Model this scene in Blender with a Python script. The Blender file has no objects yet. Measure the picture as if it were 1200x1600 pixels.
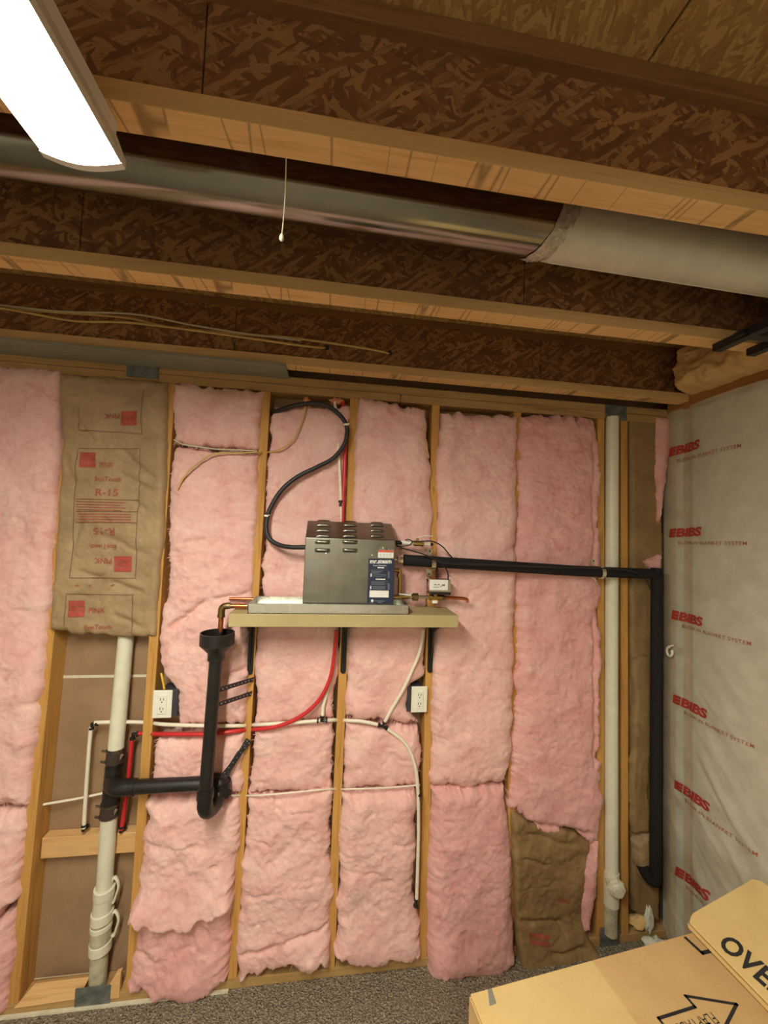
import bpy, bmesh, math, random
import numpy as np
from mathutils import Vector, Matrix

random.seed(7)
SC = bpy.context.scene
COL = SC.collection

# ---------------------------------------------------------------- camera
CF, CX, CY, CZ, CYAW, CPIT, CROL = 620.0, 0.3088, -1.8134, 1.9316, 0.1381, 0.0486, 0.0363
Fv = Vector((math.sin(CYAW)*math.cos(CPIT), math.cos(CYAW)*math.cos(CPIT), math.sin(CPIT)))
Rv = Vector((math.cos(CYAW), -math.sin(CYAW), 0)); Uv = Rv.cross(Fv)
R2 = Rv*math.cos(CROL)+Uv*math.sin(CROL); U2 = -Rv*math.sin(CROL)+Uv*math.cos(CROL)
CP = Vector((CX, CY, CZ))
cd = bpy.data.cameras.new('camera'); cam = bpy.data.objects.new('camera', cd); COL.objects.link(cam)
cd.sensor_fit = 'VERTICAL'; cd.sensor_height = 36.0; cd.lens = CF/1600*36.0; cd.clip_start = .02
M3 = Matrix((R2, U2, -Fv)).transposed()
cam.matrix_world = Matrix.Translation(CP) @ M3.to_4x4()
SC.camera = cam

# ---------------------------------------------------------------- world / light level
w = bpy.data.worlds.new('world'); SC.world = w; w.use_nodes = True
bg = w.node_tree.nodes['Background']; bg.inputs[0].default_value = (1, .93, .85, 1); bg.inputs[1].default_value = .10
SC.view_settings.view_transform = 'Standard'; SC.view_settings.look = 'None'
SC.view_settings.gamma = 1.0; SC.view_settings.use_curve_mapping = False
SC.view_settings.exposure = 0.45
LAMP = 98.0                      # emission of the shop-light diffusers
LAMP_COL = (1.0, .955, .81, 1)

# measuring helpers: where a sight line of the photograph meets a real plane of the room
def ray(x, y): return Fv*CF + R2*(x-600) - U2*(y-800)
def at(x, y, Y=0.0):
    d = ray(x, y); return CP + d*((Y-CP.y)/d.y)
def atz(x, y, z):
    d = ray(x, y); return CP + d*((z-CP.z)/d.z)
def atx(x, y, X):
    d = ray(x, y); return CP + d*((X-CP.x)/d.x)
def atp(x, y, p0, n):
    d = ray(x, y); p0 = Vector(p0); n = Vector(n); return CP + d*((p0-CP).dot(n)/d.dot(n))
def mpp(p): return (Vector(p)-CP).dot(Fv)/CF

# ---------------------------------------------------------------- numpy noise
def _hash(ix, iy, s):
    h = (ix.astype(np.int64)*374761393 + iy.astype(np.int64)*668265263 + s*974634777) & 0x7fffffff
    h = ((h ^ (h >> 13))*1274126177) & 0x7fffffff
    return ((h ^ (h >> 16)) & 0xffff)/65535.0
def vn(x, y, s=0):
    x = np.asarray(x, float); y = np.asarray(y, float)
    ix = np.floor(x); iy = np.floor(y); fx = x-ix; fy = y-iy
    fx = fx*fx*fx*(fx*(fx*6-15)+10); fy = fy*fy*fy*(fy*(fy*6-15)+10)
    a = _hash(ix, iy, s); b = _hash(ix+1, iy, s); c = _hash(ix, iy+1, s); d = _hash(ix+1, iy+1, s)
    return (a*(1-fx)+b*fx)*(1-fy)+(c*(1-fx)+d*fx)*fy - .5
def fbm(x, y, s=0, o=4, g=.5):
    r = 0; a = 1
    for k in range(o):
        r = r + a*vn(x*2**k, y*2**k, s+k*17); a *= g
    return r
def ridge(x, y, s=0, o=3):
    r = 0; a = 1
    for k in range(o):
        r = r + a*(1-np.abs(vn(x*2**k, y*2**k, s+k*31))*4); a *= .5
    return r

# ---------------------------------------------------------------- materials
def srgb(r, g, b):
    f = lambda c: (c/255/12.92) if c/255 <= .04045 else ((c/255+.055)/1.055)**2.4
    return (f(r), f(g), f(b), 1)
class NT:
    def __init__(s, name):
        s.m = bpy.data.materials.new(name); s.m.use_nodes = True; s.t = s.m.node_tree
        s.b = s.t.nodes['Principled BSDF']
    def n(s, typ, **kw):
        nd = s.t.nodes.new(typ)
        for k, v in kw.items():
            if k in nd.inputs: nd.inputs[k].default_value = v
            else: setattr(nd, k, v)
        return nd
    def l(s, a, b): s.t.links.new(a, b)
    def coord(s, scale=(1, 1, 1), rot=(0, 0, 0)):
        tc = s.n('ShaderNodeTexCoord'); mp = s.n('ShaderNodeMapping')
        mp.inputs['Scale'].default_value = scale; mp.inputs['Rotation'].default_value = rot
        s.l(tc.outputs['Object'], mp.inputs['Vector']); return mp.outputs[0]
    def noise(s, vec, scale, detail=4, rough=.55, dist=0):
        nd = s.n('ShaderNodeTexNoise', Scale=scale, Detail=detail, Roughness=rough, Distortion=dist)
        s.l(vec, nd.inputs['Vector']); return nd
    def ramp(s, fac, stops):
        r = s.n('ShaderNodeValToRGB'); e = r.color_ramp.elements
        while len(e) < len(stops): e.new(.5)
        for k, (p, c) in enumerate(stops): e[k].position = p; e[k].color = c
        s.l(fac, r.inputs[0]); return r.outputs[0]
    def mix(s, fac, a, b, mode='MIX'):
        m = s.n('ShaderNodeMix', data_type='RGBA', blend_type=mode)
        for i, v in ((0, fac), (6, a), (7, b)):
            if hasattr(v, 'is_output'): s.l(v, m.inputs[i])
            else: m.inputs[i].default_value = v
        return m.outputs[2]
    def bump(s, h, strength=.3, dist=.005, prev=None):
        b = s.n('ShaderNodeBump', Strength=strength, Distance=dist); s.l(h, b.inputs['Height'])
        if prev: s.l(prev, b.inputs['Normal'])
        return b.outputs[0]
    def col(s, v):
        if hasattr(v, 'is_output'): s.l(v, s.b.inputs['Base Color'])
        else: s.b.inputs['Base Color'].default_value = v
    def nrm(s, v): s.l(v, s.b.inputs['Normal'])
    def set(s, **kw):
        for k, v in kw.items(): s.b.inputs[k.replace('_', ' ')].default_value = v
        return s

def plain(name, c, rough=.5, metal=0, var=.06, nscale=30, bump=0, spec=.5):
    t = NT(name); v = t.coord(); n = t.noise(v, nscale)
    d = tuple(max(0, x*(1-var*2.2)) for x in c[:3])+(1,); l = tuple(min(1, x*(1+var)) for x in c[:3])+(1,)
    t.col(t.ramp(n.outputs[0], [(.3, d), (.7, l)])); t.set(Roughness=rough, Metallic=metal)
    t.b.inputs['Specular IOR Level'].default_value = spec
    if bump: t.nrm(t.bump(n.outputs[0], bump, .002))
    return t.m
def wood(name, dark, light, axis='Z', marks=0):
    t = NT(name); a = {'X': (1.6, 26, 26), 'Y': (26, 1.6, 26), 'Z': (26, 26, 1.6)}[axis]
    v = t.coord(a); n = t.noise(v, 1.5, 6, .6, .8); n2 = t.noise(v, 6, 4, .6)
    c = t.ramp(n.outputs[0], [(.25, dark), (.5, light), (.8, tuple(x*.86 for x in light[:3])+(1,))])
    c = t.mix(.25, c, t.ramp(n2.outputs[0], [(.3, dark), (.7, light)]))
    v2 = t.coord(); n3 = t.noise(v2, 2.3, 2); c = t.mix(t.ramp(n3.outputs[0], [(.4, (0, 0, 0, 1)), (.75, (.4, .4, .4, 1))]), c, dark)
    kv = t.coord({'X': (2.2, 9, 9), 'Y': (9, 2.2, 9), 'Z': (9, 9, 2.2)}[axis])
    vo = t.n('ShaderNodeTexVoronoi', Scale=1.3); t.l(kv, vo.inputs['Vector'])
    kn = t.ramp(vo.outputs['Distance'], [(.02, (.6, .6, .6, 1)), (.07, (0, 0, 0, 1))])
    c = t.mix(kn, c, tuple(x*.3 for x in dark[:3])+(1,))
    if marks:
        # dark saw and finger-joint marks across the flange
        mv = t.coord((1, .05, .05)); m = t.noise(mv, 7, 2, .5, 0)
        mk = t.ramp(m.outputs[0], [(.494, (0, 0, 0, 1)), (.5, (.7, .7, .7, 1)), (.506, (0, 0, 0, 1))])
        c = t.mix(mk, c, tuple(x*.3 for x in dark[:3])+(1,))
    t.col(c); t.set(Roughness=.72); t.b.inputs['Specular IOR Level'].default_value = .25
    t.nrm(t.bump(n.outputs[0], .18, .002)); return t.m
def osb(name, rot, cols, k=1.0):
    t = NT(name); base = None
    tc = t.n('ShaderNodeTexCoord'); mp0 = t.n('ShaderNodeMapping'); mp0.inputs['Rotation'].default_value = rot
    t.l(tc.outputs['Object'], mp0.inputs['Vector'])
    wob = t.noise(mp0.outputs[0], 14, 5, .65)
    add = t.n('ShaderNodeVectorMath', operation='MULTIPLY_ADD'); t.l(wob.outputs['Color'], add.inputs[0])
    add.inputs[1].default_value = (.02, .02, 0); t.l(mp0.outputs[0], add.inputs[2])
    H = None
    for i, ang in enumerate((15, 62, 108, 155, 38)):
        mp = t.n('ShaderNodeMapping'); mp.inputs['Rotation'].default_value = (0, 0, math.radians(ang))
        t.l(add.outputs[0], mp.inputs['Vector'])
        mp2 = t.n('ShaderNodeMapping'); mp2.inputs['Scale'].default_value = (20*k, 92*k, 1); mp2.inputs['Location'].default_value = (i*3.7, i*1.9, i*7.7)
        t.l(mp.outputs[0], mp2.inputs['Vector'])
        vo = t.n('ShaderNodeTexVoronoi', Scale=1.0, voronoi_dimensions='2D'); t.l(mp2.outputs[0], vo.inputs['Vector'])
        sep = t.n('ShaderNodeSeparateColor'); t.l(vo.outputs['Color'], sep.inputs[0])
        mp3 = t.n('ShaderNodeMapping'); mp3.inputs['Scale'].default_value = (14, 260, 1); t.l(mp.outputs[0], mp3.inputs['Vector'])
        st = t.noise(mp3.outputs[0], 1, 3)
        mm = t.n('ShaderNodeMath', operation='MULTIPLY_ADD'); t.l(st.outputs[0], mm.inputs[0]); mm.inputs[1].default_value = .6; t.l(sep.outputs[0], mm.inputs[2])
        c = t.ramp(mm.outputs[0], cols)
        if base is None: base = c; H = sep.outputs[1]
        else:
            mk = t.n('ShaderNodeMath', operation='GREATER_THAN'); t.l(sep.outputs[2], mk.inputs[0]); mk.inputs[1].default_value = .52
            base = t.mix(mk.outputs[0], base, c)
            mh = t.n('ShaderNodeMix'); t.l(mk.outputs[0], mh.inputs[0]); t.l(H, mh.inputs[2]); t.l(sep.outputs[1], mh.inputs[3]); H = mh.outputs[0]
    big = t.noise(mp0.outputs[0], 2.2, 3)
    base = t.mix(t.ramp(big.outputs[0], [(.35, (0, 0, 0, 1)), (.7, (.35, .35, .35, 1))]), base, cols[0][1])
    t.col(base); t.set(Roughness=.75); t.b.inputs['Specular IOR Level'].default_value = .25
    t.nrm(t.bump(H, .35, .003)); return t.m
def fluff(name, c_mid, c_lo, c_hi, fine=1.0):
    t = NT(name); v = t.coord()
    n = t.noise(v, 7, 5, .6, .6); n2 = t.noise(v, 42, 4, .65, .4); n3 = t.noise(v, 260, 3, .7)
    c = t.ramp(n.outputs[0], [(.25, c_lo), (.48, c_mid), (.75, c_hi)])
    c = t.mix(.35, c, t.ramp(n2.outputs[0], [(.3, c_lo), (.7, c_hi)]))
    fv = t.coord((30, 30, 320)); n4 = t.noise(fv, 1, 4, .7, 1.2)
    c = t.mix(.16, c, t.ramp(n4.outputs[0], [(.35, c_lo), (.65, c_hi)]))
    n5 = t.noise(v, 11, 4, .6, 1.0); c = t.mix(t.ramp(n5.outputs[0], [(.60, (0, 0, 0, 1)), (.74, (.55, .55, .55, 1))]), c, tuple(x*(.96, .72, .72)[i] for i, x in enumerate(c_lo[:3]))+(1,))
    t.col(c); t.set(Roughness=1.0); t.b.inputs['Specular IOR Level'].default_value = .05
    t.b.inputs['Sheen Weight'].default_value = .15; t.b.inputs['Sheen Roughness'].default_value = .6
    b = t.bump(n2.outputs[0], .55*fine, .006); b = t.bump(n3.outputs[0], .5*fine, .0015, b)
    t.nrm(b); return t.m
def paper(name, lo, hi, rough=.6):
    t = NT(name); v = t.coord(); n = t.noise(v, 6, 6, .6, .5); n2 = t.noise(v, 55, 5, .6, 1.5)
    c = t.ramp(n.outputs[0], [(.3, lo), (.7, hi)]); c = t.mix(.25, c, t.ramp(n2.outputs[0], [(.35, lo), (.65, hi)]))
    t.col(c); t.set(Roughness=rough); t.b.inputs['Specular IOR Level'].default_value = .3
    t.nrm(t.bump(n2.outputs[0], .25, .002)); return t.m
def metal(name, c, rough=.35, streak=(2, 60, 60), var=.25):
    t = NT(name); v = t.coord(streak); n = t.noise(v, 1, 4); n2 = t.noise(t.coord(), 14, 4)
    c0 = tuple(x*(1-var) for x in c[:3])+(1,)
    t.col(t.mix(.5, t.ramp(n.outputs[0], [(.3, c0), (.7, c)]), t.ramp(n2.outputs[0], [(.3, c0), (.7, c)])))
    t.l(t.ramp(n2.outputs[0], [(.3, (rough*.8,)*3+(1,)), (.7, (min(1, rough*1.25),)*3+(1,))]), t.b.inputs['Roughness'])
    t.set(Metallic=1.0); return t.m

MAT = {}
MAT['stud'] = wood('stud_pine', srgb(160, 108, 48), srgb(212, 164, 92), 'Z')
MAT['plateX'] = wood('plate_pine', srgb(140, 108, 62), srgb(192, 156, 102), 'X')
MAT['plateY'] = wood('plate_pine_side', srgb(120, 78, 36), srgb(180, 126, 66), 'Y')
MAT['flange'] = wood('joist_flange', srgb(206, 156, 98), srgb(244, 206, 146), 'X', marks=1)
MAT['flange_side'] = wood('joist_flange_sawn_shaded', srgb(176, 138, 90), srgb(218, 182, 126), 'X')  # duller than flange: weaker bounce on the sides put into the colour
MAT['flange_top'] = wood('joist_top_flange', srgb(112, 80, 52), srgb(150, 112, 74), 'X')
MAT['block'] = wood('block_pine', srgb(186, 140, 84), srgb(228, 186, 128), 'X')
MAT['greyboard'] = wood('weathered_board', srgb(122, 122, 108), srgb(152, 152, 138), 'X')
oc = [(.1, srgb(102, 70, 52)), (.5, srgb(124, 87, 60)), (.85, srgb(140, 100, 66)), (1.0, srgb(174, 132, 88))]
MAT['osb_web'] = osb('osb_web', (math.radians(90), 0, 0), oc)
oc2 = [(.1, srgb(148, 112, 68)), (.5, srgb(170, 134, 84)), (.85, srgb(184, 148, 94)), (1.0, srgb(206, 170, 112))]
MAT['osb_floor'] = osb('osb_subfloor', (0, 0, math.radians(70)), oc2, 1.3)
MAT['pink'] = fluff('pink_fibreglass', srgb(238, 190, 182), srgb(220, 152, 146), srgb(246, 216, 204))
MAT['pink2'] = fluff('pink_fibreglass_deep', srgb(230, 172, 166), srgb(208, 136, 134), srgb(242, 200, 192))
MAT['yellow'] = fluff('yellow_fibreglass', srgb(228, 194, 128), srgb(204, 162, 98), srgb(240, 212, 156))
MAT['white_fill'] = fluff('white_blown_fibre', srgb(226, 226, 210), srgb(206, 206, 190), srgb(238, 238, 226))
MAT['kraft'] = paper('kraft_paper', srgb(146, 120, 88), srgb(182, 156, 118))
MAT['kraft_dark'] = paper('kraft_paper_brown', srgb(126, 102, 66), srgb(160, 132, 90))
MAT['sheath'] = paper('grey_board', srgb(146, 116, 86), srgb(168, 138, 106), .9)
MAT['cardboard'] = paper('cardboard', srgb(206, 170, 114), srgb(222, 188, 132), .75)
MAT['cardboard_light'] = paper('cardboard_taped', srgb(222, 192, 128), srgb(236, 208, 146), .45)
MAT['pvc'] = plain('white_pvc', srgb(226, 224, 200), .35, var=.03)
MAT['pvc_dirty'] = plain('stained_pvc', srgb(196, 190, 160), .55, var=.16, nscale=26)
MAT['abs'] = plain('black_abs', srgb(34, 32, 30), .38, var=.2)
MAT['rubber'] = plain('rubber_sleeve', srgb(66, 52, 46), .6, var=.15)
MAT['foam'] = plain('black_foam', srgb(40, 38, 38), .85, var=.2, bump=.2, nscale=120, spec=.2)
MAT['blackwire'] = plain('black_cable', srgb(36, 34, 36), .5)
MAT['red_pex'] = plain('red_pex', srgb(206, 48, 50), .35)
MAT['white_pex'] = plain('white_pex', srgb(236, 228, 206), .4, var=.03)
MAT['romex'] = plain('yellow_cable', srgb(212, 180, 110), .5)
MAT['romex_bright'] = plain('bright_yellow_cable', srgb(226, 184, 60), .5)
MAT['romex_pale'] = plain('pale_cable', srgb(206, 200, 172), .5)
MAT['copper'] = metal('copper', srgb(206, 130, 84), .28)
MAT['brass'] = metal('brass', srgb(196, 164, 92), .34)
MAT['brass_dull'] = metal('bronze_elbow', srgb(150, 128, 84), .42)
MAT['galv'] = metal('galvanized_duct', srgb(164, 164, 156), .17, (1.2, 10, 10), .2)
MAT['galv_dull'] = plain('galvanized_dull', srgb(226, 228, 212), .45, .25, var=.06, nscale=9)
MAT['stainless'] = metal('brushed_stainless', srgb(140, 138, 127), .32, (40, 40, 1.5), .14)
MAT['panm'] = metal('pan_steel', srgb(228, 230, 220), .26, (1.5, 40, 40), .12)
MAT['strap_galv'] = plain('guard_plate_steel', srgb(120, 126, 122), .5, .35, var=.22, nscale=24)
MAT['foil'] = plain('foil_tape', srgb(206, 200, 188), .38, .45, var=.18, nscale=70)
MAT['shelf'] = paper('shelf_edge', srgb(168, 152, 108), srgb(182, 166, 120), .6)
MAT['black_steel'] = plain('black_steel', srgb(30, 28, 30), .4)
MAT['white_plastic'] = plain('white_plastic', srgb(238, 238, 222), .35, var=.02)
MAT['slot'] = plain('dark_slot', srgb(50, 48, 44), .6)
MAT['box_blue'] = plain('outlet_box', srgb(60, 60, 66), .5)
MAT['navy'] = plain('navy_label', srgb(40, 50, 72), .3)
MAT['ink_white'] = plain('white_print', srgb(232, 232, 226), .5, var=.02)
MAT['ink_grey'] = plain('grey_print', srgb(142, 146, 152), .5, var=.02)
MAT['ink_red'] = plain('red_print', srgb(186, 62, 52), .6, var=.08)
MAT['ink_red3'] = plain('worn_red_print', srgb(176, 76, 60), .7, var=.12)
MAT['ink_red2'] = plain('faded_red_print', srgb(172, 92, 68), .7, var=.15)
MAT['ink_brown'] = plain('brown_print', srgb(132, 92, 70), .7, var=.1)
MAT['ink_black'] = plain('black_print', srgb(44, 44, 46), .6, var=.15)
MAT['sticker_red'] = plain('orange_red_strip', srgb(218, 92, 68), .5)
MAT['orange'] = plain('orange_sealant', srgb(214, 142, 100), .8, bump=.4, nscale=60)
MAT['white_string'] = plain('string', srgb(214, 206, 180), .8)
MAT['seal_tape'] = plain('white_joint_tape', srgb(222, 214, 188), .8)
MAT['lamp_white'] = plain('lamp_housing', srgb(236, 236, 230), .4, var=.02)
MAT['paint'] = plain('wall_paint', srgb(216, 210, 196), .85, var=.03)
MAT['green_led'] = plain('green_knob', srgb(196, 210, 130), .3)
t = NT('lamp_diffuser'); t.set(Roughness=.5); t.b.inputs['Emission Color'].default_value = LAMP_COL
t.b.inputs['Emission Strength'].default_value = LAMP; v = t.coord(); t.col(t.ramp(t.noise(v, 20).outputs[0], [(.3, (.85, .85, .85, 1)), (.7, (.9, .9, .9, 1))])); MAT['diffuser'] = t.m
t = NT('carpet'); v = t.coord(); n = t.noise(v, 120, 3, .8); n2 = t.noise(v, 40, 4, .6); vo = t.n('ShaderNodeTexVoronoi', Scale=150.0); t.l(v, vo.inputs['Vector'])
t.col(t.mix(.45, t.ramp(n.outputs[0], [(.36, srgb(88, 79, 66)), (.5, srgb(164, 152, 130)), (.62, srgb(220, 208, 184))]), t.ramp(n2.outputs[0], [(.3, srgb(128, 116, 98)), (.7, srgb(182, 168, 146))])))
t.set(Roughness=1.0); t.b.inputs['Specular IOR Level'].default_value = .05
t.nrm(t.bump(vo.outputs['Distance'], 1.0, .01, t.bump(n.outputs[0], .9, .008))); MAT['carpet'] = t.m
# thin woven netting: partly see-through cloth
t = NT('netting_cloth'); v = t.coord(); n = t.noise(v, 12, 5, .6)
t.col(t.ramp(n.outputs[0], [(.3, srgb(212, 208, 184)), (.7, srgb(234, 230, 208))])); t.set(Roughness=.42); t.b.inputs['Specular IOR Level'].default_value = .35
cr = t.noise(t.coord((1, 1, 1)), 38, 5, .65, 1.6); t.nrm(t.bump(cr.outputs[0], .22, .004))
tr = t.n('ShaderNodeBsdfTransparent'); mx = t.n('ShaderNodeMixShader'); mx.inputs[0].default_value = .55
t.l(tr.outputs[0], mx.inputs[1]); t.l(t.b.outputs[0], mx.inputs[2]); t.l(mx.outputs[0], t.t.nodes['Material Output'].inputs[0]); MAT['netting'] = t.m

# ---------------------------------------------------------------- mesh builder
ORIG = {}
class MB:
    def __init__(s): s.v = []; s.f = []
    def add(s, vs, fs):
        k = len(s.v); s.v += [tuple(x) for x in vs]; s.f += [tuple(i+k for i in f) for f in fs]; return s
    def box(s, c, size, rot=None):
        c = Vector(c); h = [x/2 for x in size]; pts = []
        for x in (-1, 1):
            for y in (-1, 1):
                for z in (-1, 1):
                    p = Vector((x*h[0], y*h[1], z*h[2]))
                    if rot is not None: p = rot @ p
                    pts.append(c+p)
        return s.add(pts, [(0, 1, 3, 2), (4, 6, 7, 5), (0, 4, 5, 1), (2, 3, 7, 6), (0, 2, 6, 4), (1, 5, 7, 3)])
    def mm(s, a, b):
        a = Vector(a); b = Vector(b); return s.box((a+b)/2, [abs(b[i]-a[i]) for i in range(3)])
    def hexa(s, q):          # 8 corners: 4 of one end then 4 of the other, same order
        return s.add(q, [(3, 2, 1, 0), (4, 5, 6, 7), (0, 1, 5, 4), (1, 2, 6, 5), (2, 3, 7, 6), (3, 0, 4, 7)])
    def prism(s, poly, vec):
        n = len(poly); vec = Vector(vec); a = [Vector(p) for p in poly]; b = [p+vec for p in a]
        return s.add(a+b, [tuple(range(n))[::-1], tuple(range(n, 2*n))]+[(i, (i+1) % n, n+(i+1) % n, n+i) for i in range(n)])
    def rings(s, rings, caps=True):
        n = len(rings[0]); vs = [p for r in rings for p in r]; fs = []
        for k in range(len(rings)-1):
            for i in range(n):
                j = (i+1) % n; fs.append((k*n+i, k*n+j, (k+1)*n+j, (k+1)*n+i))
        if caps: fs.append(tuple(range(n))[::-1]); fs.append(tuple((len(rings)-1)*n+i for i in range(n)))
        return s.add(vs, fs)
    def tube(s, path, r, n=10, smooth=0, caps=True, flat=1.0):
        P = [Vector(p) for p in path]
        if smooth: P = spline(P, smooth)
        rr = r if isinstance(r, (list, tuple)) else [r]*len(P)
        if len(rr) != len(P): rr = [rr[min(len(rr)-1, int(i*len(rr)/len(P)))] for i in range(len(P))]
        T = [(P[min(i+1, len(P)-1)]-P[max(i-1, 0)]).normalized() for i in range(len(P))]
        ref = Vector((0, 1, 0)) if abs(T[0].y) < .9 else Vector((0, 0, 1))
        N = T[0].cross(ref).normalized(); R = []
        for i, p in enumerate(P):
            N = (N - T[i]*N.dot(T[i])).normalized(); B = T[i].cross(N)
            R.append([p+(N*math.cos(a)+B*math.sin(a)*flat)*rr[i] for a in [2*math.pi*k/n for k in range(n)]])
        return s.rings(R, caps)
    def cyl(s, a, b, r, r2=None, n=16): return s.tube([a, b], [r, r if r2 is None else r2], n)
    def lathe(s, prof, o, axis, n=24, caps=True):
        o = Vector(o); axis = Vector(axis).normalized(); ref = Vector((1, 0, 0)) if abs(axis.x) < .9 else Vector((0, 0, 1))
        N = axis.cross(ref).normalized(); B = axis.cross(N)
        return s.rings([[o+axis*h+(N*math.cos(2*math.pi*k/n)+B*math.sin(2*math.pi*k/n))*r for k in range(n)] for r, h in prof], caps)
    def grid(s, P, thick=None):
        nv, nu = P.shape[:2]; vs = [tuple(p) for p in P.reshape(-1, 3)]
        fs = [(j*nu+i, j*nu+i+1, (j+1)*nu+i+1, (j+1)*nu+i) for j in range(nv-1) for i in range(nu-1)]
        return s.add(vs, fs)
    def build(s, name, mat, parent=None, origin=None, smooth=40, bevel=0, **tags):
        o0 = ORIG[parent.name] if parent is not None else Vector(origin if origin is not None else (0, 0, 0))
        me = bpy.data.meshes.new(name)
        me.from_pydata([(p[0]-o0.x, p[1]-o0.y, p[2]-o0.z) for p in s.v], [], s.f); me.update()
        bm = bmesh.new(); bm.from_mesh(me); bmesh.ops.recalc_face_normals(bm, faces=bm.faces); bm.to_mesh(me); bm.free()
        o = bpy.data.objects.new(name, me); COL.objects.link(o)
        me.materials.append(MAT[mat] if isinstance(mat, str) else mat)
        if smooth: me.shade_smooth(); me.set_sharp_from_angle(angle=math.radians(smooth))
        if bevel:
            b = o.modifiers.new('bevel', 'BEVEL'); b.width = bevel; b.segments = 2; b.limit_method = 'ANGLE'; b.angle_limit = math.radians(40)
        if parent is not None: o.parent = parent
        else: o.location = o0
        ORIG[o.name] = o0
        for k, v in tags.items(): o[k] = v
        return o
def spline(P, k):
    out = []
    for i in range(len(P)-1):
        a = P[max(i-1, 0)]; b = P[i]; c = P[i+1]; d = P[min(i+2, len(P)-1)]
        for j in range(k):
            t = j/k; out.append(.5*((2*b)+(c-a)*t+(2*a-5*b+4*c-d)*t*t+(3*b-a-3*c+d)*t**3))
    out.append(P[-1]); return out
def thing(name, label, cat, loc, group=None):
    o = bpy.data.objects.new(name, None); COL.objects.link(o); o.location = loc; o.empty_display_size = .05
    o['label'] = label; o['category'] = cat
    if group: o['group'] = group
    ORIG[o.name] = Vector(loc); return o
def tag(o, label, cat, group=None):
    o['label'] = label; o['category'] = cat
    if group: o['group'] = group
    return o
def text_polys(s, bold=0.0, space=1.0):
    cu = bpy.data.curves.new('t', 'FONT'); cu.body = s; cu.size = 1.0; cu.offset = bold; cu.space_character = space; cu.resolution_u = 3
    ob = bpy.data.objects.new('t', cu); COL.objects.link(ob)
    dg = bpy.context.evaluated_depsgraph_get(); me = bpy.data.meshes.new_from_object(ob.evaluated_get(dg))
    V = [(v.co.x, v.co.y) for v in me.vertices]; Fc = [tuple(p.vertices) for p in me.polygons]
    bpy.data.objects.remove(ob); bpy.data.curves.remove(cu); bpy.data.meshes.remove(me)
    x0 = min(v[0] for v in V); x1 = max(v[0] for v in V); y0 = min(v[1] for v in V); y1 = max(v[1] for v in V)
    return [((x-x0)/(x1-x0), (y-y0)/(y1-y0)) for x, y in V], Fc
def lettering(mb, s, o, right, up, bold=0.0, space=1.0, fn=None):
    """text filling the parallelogram o, o+right, o+up"""
    V, Fc = text_polys(s, bold, space); o = Vector(o); right = Vector(right); up = Vector(up)
    pts = [o+right*x+up*y for x, y in V]
    if fn: pts = [fn(p) for p in pts]
    return mb.add(pts, Fc)

# ================================================================ SETTING
H = 2.5407; ZJ = H+.076; YB = .089
# floor
n = MB(); n.mm((-2.6, -5, -.05), (2.15, .15, 0)); n.build('floor', 'carpet', kind='structure')
# walls beyond the frame
n = MB(); n.mm((-2.66, -5, 0), (-2.6, .15, 2.9)); n.build('wall_left', 'paint', kind='structure')
n = MB(); n.mm((-2.6, -5.06, 0), (2.15, -5, 2.9)); n.build('wall_front', 'paint', kind='structure')
# back wall: board behind the studs, with studs and plates as its pieces
n = MB(); n.mm((-2.6, YB, 0), (2.15, YB+.02, 2.9)); wb = n.build('wall_back', 'sheath', kind='structure')
STUD = [((115, 600), (22, 1545)), ((266, 610), (203, 1545)), ((416, 610), (364, 1503)), ((553, 640), (517.5, 1481)),
        ((681, 650), (661.5, 1460)), ((809, 650), (796.5, 1480)), ((939.5, 650), (938.5, 1470)), ((975.5, 655), (977, 1480))]
SX = []
def quadstud(xt, xb, w=.019, y0=0., y1=YB-.001, z0=.038, z1=H):
    q = [(xb-w, y0, z0), (xb+w, y0, z0), (xb+w, y1, z0), (xb-w, y1, z0), (xt-w, y0, z1), (xt+w, y0, z1), (xt+w, y1, z1), (xt-w, y1, z1)]
    return MB().hexa(q)
def extr(p, q):
    a = at(*p); b = at(*q); k = (a.x-b.x)/(a.z-b.z)
    return b.x+(H-b.z)*k, b.x+(.038-b.z)*k
for a, b in STUD:
    xt, xb = extr(a, b); SX.append((xt, xb))
    quadstud(xt, xb).build('stud', 'stud', wb, smooth=0, bevel=.0025)
for k in range(1, 4):
    x = SX[0][0]-.4064*k; quadstud(x, x).build('stud', 'stud', wb, smooth=0, bevel=.0025)
n = MB(); n.mm((-2.6, 0, 0), (2.05, YB-.001, .038)); n.build('bottom_plate', 'plateX', wb, smooth=0, bevel=.003)
for k, (xa, xb_) in enumerate(((-2.6, .62), (.622, 2.08))):
    n = MB(); n.mm((xa, -.002*k, H), (xb_, YB-.001, H+.0375)); n.build('top_plate', 'plateX', wb, smooth=0, bevel=.003)
n = MB(); n.mm((-2.6, .001, H+.039), (2.08, YB-.001, ZJ)); n.build('top_plate', 'plateX', wb, smooth=0, bevel=.003)
# blocking in the open bay
zt = at(140, 1305, .04).z; zb = at(140, 1337, .04).z
n = MB(); n.mm((SX[0][0]*.3+SX[0][1]*.7+.02, .040, zb), (SX[1][1]*.7+SX[1][0]*.3-.019, .086, zt)); n.build('blocking', 'block', wb, smooth=0, bevel=.003)
# joint tape on the board
for (x0, y0), (x1, y1), hh in (((100, 1056), (233, 1057), .011), ((52, 1531), (140, 1522), .012)):
    a = at(x0, y0, YB); b = at(x1, y1, YB); n = MB()
    n.mm((a.x-.03, YB-.002, (a.z+b.z)/2-hh/2), (b.x+.03, YB+.001, (a.z+b.z)/2+hh/2)); n.build('joint_tape', 'seal_tape', wb)
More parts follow.
